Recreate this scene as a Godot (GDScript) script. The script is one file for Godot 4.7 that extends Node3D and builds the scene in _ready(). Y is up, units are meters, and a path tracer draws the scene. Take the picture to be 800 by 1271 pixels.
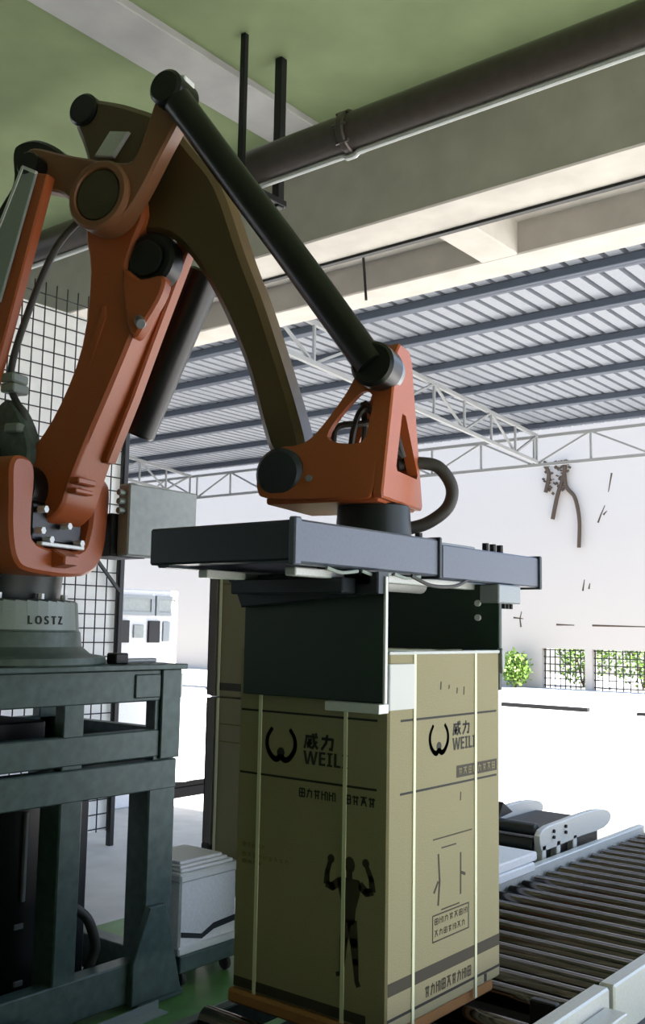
extends Node3D

# ------------------------------------------------------------------ mesh builder
class MB:
	var t := PackedVector3Array()
	var xf := Transform3D.IDENTITY
	var warp = null

	func v(p: Vector3) -> Vector3:
		if warp != null:
			p = warp.call(p)
		return xf * p

	func tri(a: Vector3, b: Vector3, c: Vector3) -> void:
		t.append(v(a)); t.append(v(b)); t.append(v(c))

	func quad(a: Vector3, b: Vector3, c: Vector3, d: Vector3) -> void:
		tri(a, b, c); tri(a, c, d)

	static func area(p: PackedVector2Array) -> float:
		var s := 0.0
		for i in p.size():
			s += p[i].cross(p[(i + 1) % p.size()])
		return s * 0.5

	static func inset(p: PackedVector2Array, d: float) -> PackedVector2Array:
		var o := PackedVector2Array()
		var n := p.size()
		for i in n:
			var e0 := (p[i] - p[(i + n - 1) % n]).normalized()
			var e1 := (p[(i + 1) % n] - p[i]).normalized()
			var n0 := Vector2(-e0.y, e0.x)
			var n1 := Vector2(-e1.y, e1.x)
			var m := n0 + n1
			m = m / maxf(0.3, m.length_squared()) * 2.0
			o.append(p[i] + m * d)
		return o

	# polygon in XY, extruded from z0 to z1, with chamfered rims and optional holes
	func prism(poly: PackedVector2Array, z0: float, z1: float, bev := 0.0, holes := []) -> void:
		var p := poly.duplicate()
		if area(p) < 0.0:
			p.reverse()
		var q := inset(p, bev) if bev > 0.0 else p
		var n := p.size()
		var cap := q.duplicate()
		var bridge := []
		for h in holes:
			var hp: PackedVector2Array = h.duplicate()
			if area(hp) > 0.0:
				hp.reverse()
			var bi := 0
			var bj := 0
			var best := 1e9
			for i in cap.size():
				for j in hp.size():
					var dd := cap[i].distance_squared_to(hp[j])
					if dd < best:
						best = dd; bi = i; bj = j
			var nc := PackedVector2Array()
			for i in bi + 1:
				nc.append(cap[i])
			for j in hp.size() + 1:
				nc.append(hp[(bj + j) % hp.size()])
			for i in range(bi, cap.size()):
				nc.append(cap[i])
			# pull the doubled bridge apart by a hair so that the ear clipping stays simple
			var k := bi
			var m := bi + hp.size() + 2
			var side := (nc[bi + 1] - nc[bi]).orthogonal().normalized() * 0.00002
			nc[k] = nc[k] - side
			nc[m] = nc[m] + side
			cap = nc
			bridge = [k, m, side]
			for j in hp.size():
				var a: Vector2 = hp[j]
				var b: Vector2 = hp[(j + 1) % hp.size()]
				quad(Vector3(a.x, a.y, z0), Vector3(b.x, b.y, z0), Vector3(b.x, b.y, z1), Vector3(a.x, a.y, z1))
		var idx := Geometry2D.triangulate_polygon(cap)
		if idx.is_empty() and bridge.size():
			cap[bridge[0]] += bridge[2] * 2.0
			cap[bridge[1]] -= bridge[2] * 2.0
			idx = Geometry2D.triangulate_polygon(cap)
		for k in range(0, idx.size(), 3):
			var a: Vector2 = cap[idx[k]]
			var b: Vector2 = cap[idx[k + 1]]
			var c: Vector2 = cap[idx[k + 2]]
			if (b - a).cross(c - a) < 0.0:
				var s := b
				b = c; c = s
			tri(Vector3(a.x, a.y, z1), Vector3(b.x, b.y, z1), Vector3(c.x, c.y, z1))
			tri(Vector3(a.x, a.y, z0), Vector3(c.x, c.y, z0), Vector3(b.x, b.y, z0))
		for i in n:
			var j := (i + 1) % n
			quad(Vector3(p[i].x, p[i].y, z0 + bev), Vector3(p[j].x, p[j].y, z0 + bev), Vector3(p[j].x, p[j].y, z1 - bev), Vector3(p[i].x, p[i].y, z1 - bev))
			if bev > 0.0:
				quad(Vector3(q[i].x, q[i].y, z0), Vector3(q[j].x, q[j].y, z0), Vector3(p[j].x, p[j].y, z0 + bev), Vector3(p[i].x, p[i].y, z0 + bev))
				quad(Vector3(p[i].x, p[i].y, z1 - bev), Vector3(p[j].x, p[j].y, z1 - bev), Vector3(q[j].x, q[j].y, z1), Vector3(q[i].x, q[i].y, z1))

	func box(lo: Vector3, hi: Vector3, bev := 0.0) -> void:
		var a := Vector3(minf(lo.x, hi.x), minf(lo.y, hi.y), minf(lo.z, hi.z))
		var b := Vector3(maxf(lo.x, hi.x), maxf(lo.y, hi.y), maxf(lo.z, hi.z))
		var e := bev
		var p := PackedVector2Array([Vector2(a.x, a.y), Vector2(b.x, a.y), Vector2(b.x, b.y), Vector2(a.x, b.y)])
		if e > 0.0:
			p = PackedVector2Array([Vector2(a.x + e, a.y), Vector2(b.x - e, a.y), Vector2(b.x, a.y + e), Vector2(b.x, b.y - e), Vector2(b.x - e, b.y), Vector2(a.x + e, b.y), Vector2(a.x, b.y - e), Vector2(a.x, a.y + e)])
		prism(p, a.z, b.z, e)

	static func frame(d: Vector3) -> Basis:
		var y := d.normalized()
		var x := y.cross(Vector3.UP if absf(y.y) < 0.9 else Vector3.RIGHT).normalized()
		return Basis(x, y, x.cross(y))

	func cyl(a: Vector3, b: Vector3, r0: float, r1 := -1.0, seg := 24, bev := 0.0) -> void:
		if r1 < 0.0:
			r1 = r0
		var l := (b - a).length()
		if bev > 0.0:
			lathe(a, b - a, [Vector2(0, 0), Vector2(r0 - bev, 0), Vector2(r0, bev), Vector2(r1, l - bev), Vector2(r1 - bev, l), Vector2(0, l)], seg)
		else:
			lathe(a, b - a, [Vector2(0, 0), Vector2(r0, 0), Vector2(r1, l), Vector2(0, l)], seg)

	# profile of (radius, height along the axis), from the bottom to the top
	func lathe(o: Vector3, axis: Vector3, prof: Array, seg := 24) -> void:
		var B := frame(axis)
		for i in prof.size() - 1:
			var p: Vector2 = prof[i]
			var q: Vector2 = prof[i + 1]
			for k in seg:
				var a0 := TAU * k / seg
				var a1 := TAU * (k + 1) / seg
				var d0 := B.x * cos(a0) - B.z * sin(a0)
				var d1 := B.x * cos(a1) - B.z * sin(a1)
				var A := o + B.y * p.y + d0 * p.x
				var Bq := o + B.y * p.y + d1 * p.x
				var C := o + B.y * q.y + d1 * q.x
				var D := o + B.y * q.y + d0 * q.x
				if p.x > 0.0:
					tri(A, Bq, C) if q.x > 0.0 else tri(A, Bq, D)
				if q.x > 0.0:
					tri(A, C, D)

	func tube(pts: Array, r: float, seg := 10) -> void:
		var rings := []
		var up := Vector3.UP
		for i in pts.size():
			var d: Vector3 = (pts[mini(i + 1, pts.size() - 1)] - pts[maxi(i - 1, 0)]).normalized()
			var x := d.cross(up)
			if x.length() < 0.05:
				x = d.cross(Vector3.RIGHT)
			x = x.normalized()
			var y := x.cross(d).normalized()
			up = y
			var ring := []
			for k in seg:
				var a := TAU * k / seg
				ring.append(pts[i] + (x * cos(a) + y * sin(a)) * r)
			rings.append(ring)
		for i in pts.size() - 1:
			for k in seg:
				var m := (k + 1) % seg
				quad(rings[i][k], rings[i + 1][k], rings[i + 1][m], rings[i][m])
		for k in range(1, seg - 1):
			tri(rings[0][0], rings[0][k], rings[0][k + 1])
			var e: Array = rings[rings.size() - 1]
			tri(e[0], e[k + 1], e[k])

	# a square-edged bar between two points
	func bar(a: Vector3, b: Vector3, w: float, h: float, up := Vector3.UP, bev := 0.0) -> void:
		var d := (b - a)
		var z := d.normalized()
		var x := up.cross(z)
		if x.length() < 0.05:
			x = Vector3.RIGHT.cross(z)
		x = x.normalized()
		var y := z.cross(x)
		var keep := xf
		xf = xf * Transform3D(Basis(x, y, z), a)
		box(Vector3(-w / 2, -h / 2, 0), Vector3(w / 2, h / 2, d.length()), bev)
		xf = keep

	# flat printed stroke in XY
	func stroke(pts: Array, w: float, z := 0.0008, w1 := -1.0) -> void:
		if w1 < 0.0:
			w1 = w
		var n := pts.size()
		for i in n - 1:
			var a: Vector2 = pts[i]
			var b: Vector2 = pts[i + 1]
			var wa := lerpf(w, w1, float(i) / maxf(1, n - 1)) * 0.5
			var wb := lerpf(w, w1, float(i + 1) / maxf(1, n - 1)) * 0.5
			var s := (b - a).normalized().orthogonal() * -1.0
			prism(PackedVector2Array([a - s * wa, b - s * wb, b + s * wb, a + s * wa]), 0.0, z)
			if i > 0:
				disc(a, wa, z)

	func disc(c: Vector2, r: float, z := 0.0008, sy := 1.0) -> void:
		var p := PackedVector2Array()
		for k in 12:
			p.append(c + Vector2(cos(TAU * k / 12), sin(TAU * k / 12) * sy) * r)
		prism(p, 0.0, z)

	func mesh(smooth := 40.0) -> ArrayMesh:
		var n := t.size() / 3
		var fn := PackedVector3Array()
		fn.resize(n)
		var at := {}
		for i in n:
			var f := (t[i * 3 + 1] - t[i * 3]).cross(t[i * 3 + 2] - t[i * 3])
			fn[i] = f
			if smooth > 0.0:
				for k in 3:
					var key := Vector3i((t[i * 3 + k] * 5000.0).round())
					if not at.has(key):
						at[key] = PackedInt32Array()
					at[key].append(i)
		var lim := cos(deg_to_rad(smooth))
		var vs := PackedVector3Array()
		var ns := PackedVector3Array()
		for i in n:
			var me := fn[i].normalized()
			for k in [0, 2, 1]:
				var p := t[i * 3 + k]
				var s := me
				if smooth > 0.0:
					s = Vector3.ZERO
					for j in at[Vector3i((p * 5000.0).round())]:
						if fn[j].normalized().dot(me) > lim:
							s += fn[j]
					s = s.normalized()
				vs.append(p)
				ns.append(s)
		var a := []
		a.resize(Mesh.ARRAY_MAX)
		a[Mesh.ARRAY_VERTEX] = vs
		a[Mesh.ARRAY_NORMAL] = ns
		var m := ArrayMesh.new()
		m.add_surface_from_arrays(Mesh.PRIMITIVE_TRIANGLES, a)
		return m


# ------------------------------------------------------------------ scene helpers
var used := {}
var M := {}
var rng := RandomNumberGenerator.new()

func numbered(parent: Node, called: String) -> String:
	var key := str(parent.get_instance_id()) + "/" + called
	var n: int = used.get(key, 0)
	used[key] = n + 1
	return called if n == 0 else "%s_%03d" % [called, n]

func tag(o: Node, label := "", category := "", group := "", kind := "") -> Node:
	if label: o.set_meta("label", label)
	if category: o.set_meta("category", category)
	if group: o.set_meta("group", group)
	if kind: o.set_meta("kind", kind)
	return o

func thing(called: String, label: String, category: String, at := Vector3.ZERO, group := "") -> Node3D:
	var o := Node3D.new()
	o.name = numbered(self, called)
	add_child(o, true)
	o.position = at
	tag(o, label, category, group)
	return o

func inside(parent: Node3D) -> MB:                 # a builder that takes world coordinates for a part of this thing
	var b := MB.new()
	var top := parent
	while top.get_parent() != self and top != self:
		top = top.get_parent()
	if top != self:
		b.xf = top.transform.affine_inverse()
	return b

func put(m: Mesh, called: String, material: Material, parent: Node3D, at := Transform3D.IDENTITY) -> MeshInstance3D:
	var o := MeshInstance3D.new()
	o.mesh = m
	o.name = numbered(parent, called)
	o.material_override = material
	parent.add_child(o, true)
	o.transform = at
	return o

func part(b: MB, called: String, material: Material, parent: Node3D, smooth := 40.0) -> MeshInstance3D:
	return put(b.mesh(smooth), called, material, parent)

func solo(b: MB, called: String, material: Material, label: String, category: String, kind := "", group := "") -> MeshInstance3D:
	var o := part(b, called, material, self)
	tag(o, label, category, group, kind)
	return o

func noise_tex(freq: float, lo: float, hi: float, oct: int, sd: int, kind := FastNoiseLite.TYPE_SIMPLEX_SMOOTH) -> NoiseTexture2D:
	var f := FastNoiseLite.new()
	f.noise_type = kind
	f.frequency = freq
	f.fractal_octaves = oct
	f.seed = sd
	var g := Gradient.new()
	g.set_color(0, Color(lo, lo, lo))
	g.set_color(1, Color(hi, hi, hi))
	var t := NoiseTexture2D.new()
	t.width = 512
	t.height = 512
	t.seamless = true
	t.noise = f
	t.color_ramp = g
	return t

func mat(called: String, c: Color, rough := 0.6, metal := 0.0, tex: Texture2D = null, scale := 1.0, spec := 0.5) -> StandardMaterial3D:
	var m := StandardMaterial3D.new()
	m.resource_name = called
	m.albedo_color = c
	m.roughness = rough
	m.metallic = metal
	m.metallic_specular = spec
	if tex:
		m.albedo_texture = tex
		m.uv1_triplanar = true
		m.uv1_scale = Vector3.ONE * scale
	M[called] = m
	return m

func pv(a: Array) -> PackedVector2Array:
	var p := PackedVector2Array()
	for i in range(0, a.size(), 2):
		p.append(Vector2(a[i], a[i + 1]))
	return p

func spline(pts: Array, per := 8) -> Array:
	var o := []
	for i in pts.size() - 1:
		var p0 = pts[maxi(i - 1, 0)]
		var p1 = pts[i]
		var p2 = pts[i + 1]
		var p3 = pts[mini(i + 2, pts.size() - 1)]
		for k in per:
			var u := float(k) / per
			o.append(0.5 * (2.0 * p1 + (p2 - p0) * u + (2.0 * p0 - 5.0 * p1 + 4.0 * p2 - p3) * u * u + (3.0 * p1 - p0 - 3.0 * p2 + p3) * u * u * u))
	o.append(pts[pts.size() - 1])
	return o

func smooth_poly(a: Array, per := 4) -> PackedVector2Array:     # closed rounded outline through the points
	var p := pv(a)
	var n := p.size()
	var o := PackedVector2Array()
	for i in n:
		var p0 := p[(i + n - 1) % n]
		var p1 := p[i]
		var p2 := p[(i + 1) % n]
		var p3 := p[(i + 2) % n]
		for k in per:
			var u := float(k) / per
			o.append(0.5 * (2.0 * p1 + (p2 - p0) * u + (2.0 * p0 - 5.0 * p1 + 4.0 * p2 - p3) * u * u + (3.0 * p1 - p0 - 3.0 * p2 + p3) * u * u * u))
	return o


func _ready() -> void:
	rng.seed = 7
	camera_and_light()
	materials()
	building()
	yard()
	robot()
	gripper()
	carton()
	conveyor()
	stand()
	back_things()


func camera_and_light() -> void:
	var cam := Camera3D.new()
	cam.name = "camera"
	cam.fov = 54.5
	cam.near = 0.05
	cam.far = 200.0
	cam.transform = Transform3D(Basis(Vector3(0.62419663, 0.01756681, 0.78106976), Vector3(-0.10141625, 0.99311011, 0.05871167), Vector3(-0.7746569, -0.1158608, 0.62167754)).orthonormalized(), Vector3(0, 1.5, 0))
	add_child(cam)
	cam.current = true

	var sky_mat := ProceduralSkyMaterial.new()
	sky_mat.sky_top_color = Color(0.62, 0.74, 0.92)
	sky_mat.sky_horizon_color = Color(0.93, 0.95, 0.97)
	sky_mat.ground_horizon_color = Color(0.80, 0.80, 0.78)
	sky_mat.ground_bottom_color = Color(0.45, 0.45, 0.43)
	sky_mat.sky_energy_multiplier = 1.0
	sky_mat.ground_energy_multiplier = 1.0
	var sky := Sky.new()
	sky.sky_material = sky_mat
	var env := Environment.new()
	env.background_mode = Environment.BG_SKY
	env.sky = sky
	env.background_energy_multiplier = 1.0
	env.tonemap_mode = Environment.TONE_MAPPER_LINEAR
	env.tonemap_exposure = 3.3
	env.sdfgi_enabled = true
	env.ssao_enabled = true
	env.ssil_enabled = true
	var we := WorldEnvironment.new()
	we.name = "world_environment"
	we.environment = env
	add_child(we)

	var sun := DirectionalLight3D.new()
	sun.name = "sun"
	sun.light_energy = 3.8
	sun.light_color = Color(1.0, 0.98, 0.95)
	sun.light_angular_distance = 0.6
	sun.shadow_enabled = true
	sun.sky_mode = DirectionalLight3D.SKY_MODE_LIGHT_ONLY
	add_child(sun)
	sun.look_at_from_position(Vector3(0.03, 0.70, 0.95) * 20.0, Vector3.ZERO, Vector3.UP)


func materials() -> void:
	var fine := noise_tex(0.05, 0.93, 1.0, 4, 3)
	var blot := noise_tex(0.012, 0.90, 1.0, 5, 11)
	var speck := noise_tex(0.2, 0.8, 1.0, 2, 5)
	var wear := noise_tex(0.02, 0.78, 1.0, 5, 21)
	mat("concrete_light", Color(0.76, 0.75, 0.735), 0.85, 0, blot, 0.5)
	mat("ceiling_bounce_green", Color(0.50, 0.56, 0.405), 0.9, 0, blot, 0.3)  # green bounce off the floor, put into the ceiling colour
	mat("band_paint", Color(0.66, 0.66, 0.65), 0.9, 0, blot, 0.4)
	mat("wall_dark", Color(0.56, 0.56, 0.48), 0.9, 0, blot, 0.4)
	mat("beam_paint", Color(0.79, 0.77, 0.735), 0.9, 0, blot, 0.4)
	mat("green_floor", Color(0.33, 0.52, 0.25), 0.55, 0, wear, 0.6)
	mat("facade", Color(0.66, 0.635, 0.605), 0.9)
	mat("roof_sheet", Color(0.50, 0.52, 0.55), 0.45, 0.3, fine, 0.7)
	mat("purlin", Color(0.28, 0.31, 0.36), 0.6, 0.2, fine, 2.0)
	mat("truss_white", Color(0.54, 0.55, 0.55), 0.6, 0, fine, 2.0)
	mat("pipe_grey", Color(0.34, 0.31, 0.29), 0.35, 0.2, blot, 2.0)
	mat("black_steel", Color(0.07, 0.075, 0.08), 0.5, 0.2, fine, 3.0)
	mat("pallet_black", Color(0.035, 0.035, 0.04), 0.95, 0.0, null, 1.0, 0.1)
	mat("black_gloss", Color(0.05, 0.055, 0.055), 0.32, 0.1, fine, 3.0)
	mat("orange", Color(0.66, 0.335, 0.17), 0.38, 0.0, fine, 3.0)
	mat("shaded_orange", Color(0.35, 0.28, 0.17), 0.4, 0.0, fine, 3.0)  # forearm orange dulled to olive: shade and green bounce put into the colour
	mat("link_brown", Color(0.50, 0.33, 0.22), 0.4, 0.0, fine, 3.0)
	mat("dark_metal", Color(0.16, 0.18, 0.18), 0.4, 0.4, fine, 4.0)
	mat("grey_metal", Color(0.55, 0.57, 0.58), 0.4, 0.4, fine, 4.0)
	mat("white_metal", Color(0.86, 0.87, 0.87), 0.35, 0.2, fine, 4.0)
	mat("hub_olive", Color(0.25, 0.22, 0.14), 0.5, 0.1, fine, 4.0)
	mat("base_green", Color(0.36, 0.42, 0.39), 0.5, 0.1, wear, 2.0)
	mat("base_plate", Color(0.56, 0.60, 0.58), 0.45, 0.1, fine, 4.0)
	mat("stand_green", Color(0.30, 0.38, 0.37), 0.45, 0.15, wear, 1.5)
	mat("frame_blue", Color(0.36, 0.38, 0.43), 0.4, 0.25, fine, 3.0)
	mat("frame_dark", Color(0.17, 0.19, 0.22), 0.4, 0.3, fine, 3.0)
	mat("jaw_pad", Color(0.09, 0.19, 0.14), 0.5, 0.0, fine, 5.0)
	mat("cardboard", Color(0.62, 0.585, 0.45), 0.8, 0, speck, 2.5)
	mat("cardboard_brown", Color(0.66, 0.46, 0.26), 0.85, 0, speck, 2.0)
	mat("ink", Color(0.10, 0.09, 0.06), 0.7)
	mat("ink_brown", Color(0.20, 0.17, 0.10), 0.7)
	mat("ink_faint", Color(0.45, 0.40, 0.24), 0.8)
	mat("strap", Color(0.86, 0.86, 0.74), 0.45)
	mat("corner_board", Color(0.45, 0.42, 0.42), 0.8, 0, fine, 3.0)
	mat("roller_steel", Color(0.40, 0.39, 0.38), 0.12, 1.0, fine, 6.0)
	mat("rail_steel", Color(0.80, 0.80, 0.78), 0.4, 0.3, fine, 3.0)
	mat("board_white", Color(0.88, 0.88, 0.89), 0.7, 0, fine, 2.0)
	mat("control_grey", Color(0.62, 0.64, 0.63), 0.5, 0.1, blot, 3.0)
	mat("rubber", Color(0.22, 0.21, 0.20), 0.6, 0, fine, 5.0)
	mat("wire", Color(0.12, 0.12, 0.12), 0.5, 0.3)
	mat("leaf", Color(0.32, 0.44, 0.14), 0.6)
	mat("bark", Color(0.25, 0.2, 0.15), 0.9)
	var s := mat("white_sheet", Color(0.93, 0.93, 0.92), 0.6)
	s.backlight_enabled = true
	s.backlight = Color(0.9, 0.9, 0.9)
	var f := mat("film", Color(0.95, 0.96, 0.97, 0.6), 0.4)
	f.transparency = BaseMaterial3D.TRANSPARENCY_ALPHA
	var w := mat("wrap", Color(0.93, 0.94, 0.94), 0.25, 0, fine, 2.0)
	w.clearcoat_enabled = true
	w.clearcoat = 0.6


# ------------------------------------------------------------------ the canopy we stand under
func building() -> void:
	var b := MB.new()
	b.box(Vector3(-6, -0.2, -45), Vector3(34, -0.004, 26))
	solo(b, "ground", M.concrete_light, "pale concrete ground of the sunlit loading yard", "ground", "structure")
	b = MB.new()
	b.box(Vector3(-5, -0.004, -4.1), Vector3(3.9, 0.0, 0.4))
	solo(b, "floor", M.green_floor, "worn green painted floor under the robot stand", "floor", "structure")
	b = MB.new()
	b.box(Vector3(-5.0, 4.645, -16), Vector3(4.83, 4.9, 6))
	solo(b, "ceiling", M.ceiling_bounce_green, "concrete ceiling slab above the robot, green floor bounce put into its colour", "ceiling", "structure")
	b = MB.new()
	b.box(Vector3(-5.25, 0, -16), Vector3(-5, 4.9, 6))
	solo(b, "wall_back", M.wall_dark, "plain plastered wall behind the camera", "wall", "structure")
	b = MB.new()
	b.box(Vector3(-5.0, 0, 6), Vector3(1.6, 4.9, 6.25))  # unseen wall added to keep light off the left carton face
	solo(b, "wall_added_block", M.wall_dark, "plain wall added outside the picture to block light beside the open bay", "wall", "structure")
	b = MB.new()
	b.box(Vector3(4.80, 4.0, -16), Vector3(5.16, 4.9, 6), 0.01)
	solo(b, "ceiling_beam", M.beam_paint, "deep beige concrete beam with bright underside behind the hanging pipe", "beam", "structure")
	b = MB.new()
	b.box(Vector3(-5, 4.60, -4.11), Vector3(4.81, 4.66, -3.75), 0.006)
	solo(b, "ceiling_beam", M.band_paint, "shallow grey concrete band crossing the green-tinted ceiling above the top of the robot arm", "beam", "structure")
	b = MB.new()
	b.box(Vector3(5.145, 3.982, -16), Vector3(5.185, 4.9, 6))  # black strip in place of the shaded gap behind the beam
	solo(b, "trim_1", M.black_steel, "black strip standing in for the shadow gap along the far edge of the beige beam", "joint strip", "structure")
	b = MB.new()
	b.box(Vector3(5.185, 4.225, -16), Vector3(6.13, 4.4, 6))
	solo(b, "ceiling", M.beam_paint, "narrow pale eaves slab beyond the beige beam", "ceiling", "structure")
	b = MB.new()
	b.box(Vector3(5.78, 4.0, -16), Vector3(6.09, 4.235, 6), 0.01)
	solo(b, "ceiling_beam", M.beam_paint, "pale edge beam of the eaves next to the corrugated roof", "beam", "structure")
	for z in [[-3.285, -3.01], [-7.4, -7.13], [1.0, 1.27]]:
		b = MB.new()
		b.box(Vector3(5.186, 4.0, z[0]), Vector3(5.79, 4.235, z[1]), 0.01)
		solo(b, "ceiling_beam", M.beam_paint, "short pale rib of the eaves joining beige beam and edge beam", "beam", "structure", "eaves ribs")
	b = MB.new()
	b.tube([Vector3(5.60, 4.226, -4.16), Vector3(5.60, 4.08, -4.145), Vector3(5.60, 3.855, -4.125)], 0.01, 8)
	solo(b, "cable", M.black_steel, "thin black cable end hanging from the pale eaves slab", "cable")

	# the pipe and its hanger
	var px := 3.75
	var py := 3.96
	var p := thing("pipe", "fat grey pipe with a flanged collar hanging below the green-tinted ceiling", "pipe", Vector3(px, py, 0))
	b = inside(p)
	b.cyl(Vector3(px, py, 5.95), Vector3(px, py, -8.0), 0.099, -1, 28)
	part(b, "tube", M.pipe_grey, p)
	b = inside(p)
	b.cyl(Vector3(px, py, -2.845), Vector3(px, py, -2.89), 0.113, -1, 28, 0.006)
	var col := part(b, "collar", M.pipe_grey, p)
	for k in 8:
		var a := TAU * k / 8
		var o := Vector3(px + 0.105 * cos(a), py + 0.105 * sin(a), 0)
		b = inside(p)
		b.cyl(o + Vector3(0, 0, -2.83), o + Vector3(0, 0, -2.905), 0.009, -1, 6)
		part(b, "bolt", M.pipe_grey, col)
	b = inside(p)
	b.tube([Vector3(px, 3.852, 5.95), Vector3(px, 3.852, -2.82), Vector3(px, 3.838, -2.84), Vector3(px, 3.838, -2.89), Vector3(px, 3.852, -2.91), Vector3(px, 3.852, -8.0)], 0.016, 8)  # white strip painting the rim light on the underside of the pipe
	tag(part(b, "rim_light_strip", M.white_metal, p), "pale strip standing in for rim light along the underside")
	var h := thing("pipe_hanger", "black trapeze hanger with two square rods carrying the grey pipe", "pipe hanger", Vector3(3.75, 4.645, -3.478))
	for q in [[3.60, 0.017], [3.895, 0.025]]:
		b = inside(h)
		b.box(Vector3(q[0] - q[1], 3.775, -3.478 - q[1]), Vector3(q[0] + q[1], 4.646, -3.478 + q[1]), 0.004)
		part(b, "hanger_rod", M.black_steel, h)
	b = inside(h)
	b.box(Vector3(3.56, 3.788, -3.506), Vector3(3.94, 3.826, -3.45), 0.004)
	part(b, "crossbar", M.black_steel, h)


# ------------------------------------------------------------------ the yard beyond: roof, trusses, sunlit facade
func yard() -> void:
	var roof := Node3D.new()
	roof.name = "roof"
	add_child(roof)
	roof.position = Vector3(7.6, 5.56, 0)
	tag(roof, "grey corrugated sheet roof on dark purlins over the yard", "roof", "", "structure")
	# one sheet: four trapezoid ribs across 0.92 m, running along X
	var top := PackedVector2Array()
	for k in 4:
		var z := k * 0.23
		for q in [[0.0, 0.0], [0.16, 0.0], [0.17, 0.08], [0.22, 0.08]]:
			top.append(Vector2(z + q[0], q[1]))
	top.append(Vector2(0.92, 0.0))
	var prof := top.duplicate()
	for i in range(top.size() - 1, -1, -1):
		prof.append(top[i] - Vector2(0, 0.006))
	var b := MB.new()
	b.xf = Transform3D(Basis(Vector3(0, 0, 1), Vector3(0, 1, 0), Vector3(-1, 0, 0)), Vector3.ZERO)
	b.prism(prof, -10.6, 0.0)
	var sheet := b.mesh(0)
	for k in 32:
		put(sheet, "roof_sheet", M.roof_sheet, roof, Transform3D(Basis.IDENTITY, Vector3(0, 0.002 * (k % 2), -32.4 + k * 0.92)))
	for x in [8.0, 8.95, 10.05, 11.3, 12.7, 14.25, 15.95, 17.55]:
		b = inside(roof)
		b.box(Vector3(x - 0.04, 5.45, -32.4), Vector3(x + 0.04, 5.552, -2.95), 0.008)
		b.box(Vector3(x + 0.02, 5.45, -32.4), Vector3(x + 0.10, 5.47, -2.95))
		part(b, "purlin", M.purlin, roof)

	# edge truss along Z and two trusses along X
	truss(Vector3(17.62, 5.30, -2.95), Vector3(17.62, 5.30, -32.4), 25, 0.56, "white lattice truss along the far edge of the corrugated roof")
	truss(Vector3(8.2, 5.30, -7.55), Vector3(17.5, 5.30, -8.72), 8, 0.52, "white lattice truss crossing under the corrugated roof right of the robot wrist")
	truss(Vector3(8.2, 5.30, -15.4), Vector3(17.5, 5.30, -18.4), 8, 0.52, "white lattice truss crossing under the corrugated roof left of the robot arm")
	for z in [-3.2, -32.0]:
		b = MB.new()
		b.box(Vector3(17.54, 0, z - 0.09), Vector3(17.7, 5.38, z + 0.09), 0.01)
		solo(b, "column", M.truss_white, "white steel column under the edge truss", "column", "structure", "edge columns")

	# facade in full sun, with two low mesh openings
	b = MB.new()
	b.box(Vector3(25, 1.06, -48), Vector3(25.3, 10, 2))
	for s in [[-48.0, -12.35], [-11.12, -10.92], [-9.35, 2.0]]:
		b.box(Vector3(25, 0, s[0]), Vector3(25.3, 1.06, s[1]))
	var wall := solo(b, "wall_far", M.facade, "white sunlit facade across the yard", "wall", "structure")
	for path in [[[1.62, -12.97], [1.85, -13.0], [2.05, -12.95]], [[1.88, -13.2], [1.85, -12.9]], [[4.4, -10.7], [4.6, -10.62], [4.85, -10.5]], [[4.6, -10.55], [4.7, -10.45]], [[2.6, -11.15], [2.9, -11.1]], [[2.65, -10.98], [2.8, -10.95]], [[1.7, -11.92], [1.69, -11.4]], [[1.69, -10.9], [1.67, -9.2]], [[5.7, -10.3], [5.2, -10.4]]]:
		b = MB.new()
		b.xf = Transform3D(Basis(Vector3(0, 0, 1), Vector3(0, 1, 0), Vector3(-1, 0, 0)), Vector3(25, 0, 0))
		var l := []
		for q in path:
			l.append(Vector2(q[1], q[0]))
		b.stroke(l, 0.05, 0.004, 0.02)
		part(b, "crack", M.bark, wall, 0)
	for s in [[-12.35, -11.12], [-10.92, -9.35]]:
		var w := thing("grille", "low mesh grille in the white facade, %s of the two" % ["the narrower" if s[0] < -12 else "the wider"], "grille", Vector3(25.1, 0, s[0]))
		for k in 6:
			b = inside(w)
			b.box(Vector3(25.1, 0.06 + k * 0.19, s[0] + 0.01), Vector3(25.13, 0.085 + k * 0.19, s[1] - 0.01))
			part(b, "grille_bar", M.wire, w)
		for k in 9:
			var zz: float = lerpf(s[0] + 0.03, s[1] - 0.03, k / 8.0)
			b = inside(w)
			b.box(Vector3(25.13, 0, zz - 0.012), Vector3(25.15, 1.05, zz + 0.012))
			part(b, "grille_bar", M.wire, w)
	shrub(Vector3(24.45, 0, -12.85), 0.95, 0.42, "small round green shrub standing in front of the white facade beside the narrower grille")
	shrub(Vector3(26.3, 0, -11.75), 1.5, 0.8, "leafy green shrub behind the narrower grille of the white facade")
	shrub(Vector3(26.4, 0, -10.1), 1.6, 0.95, "leafy green shrub behind the wider grille of the white facade")
	var kb := MB.new()
	kb.box(Vector3(18.2, -0.004, -9.9), Vector3(18.32, 0.07, -8.05), 0.01)
	solo(kb, "kerb", M.black_steel, "dark low kerb strip on the white ground beside the carton", "kerb")
	kb = MB.new()
	kb.box(Vector3(18.2, -0.004, -7.1), Vector3(18.32, 0.05, -5.0), 0.01)
	solo(kb, "kerb", M.black_steel, "dark low kerb strip on the white ground at the picture's right edge", "kerb")

	# dry creeper hanging on the facade
	var c := thing("creeper", "dry dark creeper hanging down the white facade", "creeper", Vector3(25, 6.1, -11.8))
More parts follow.
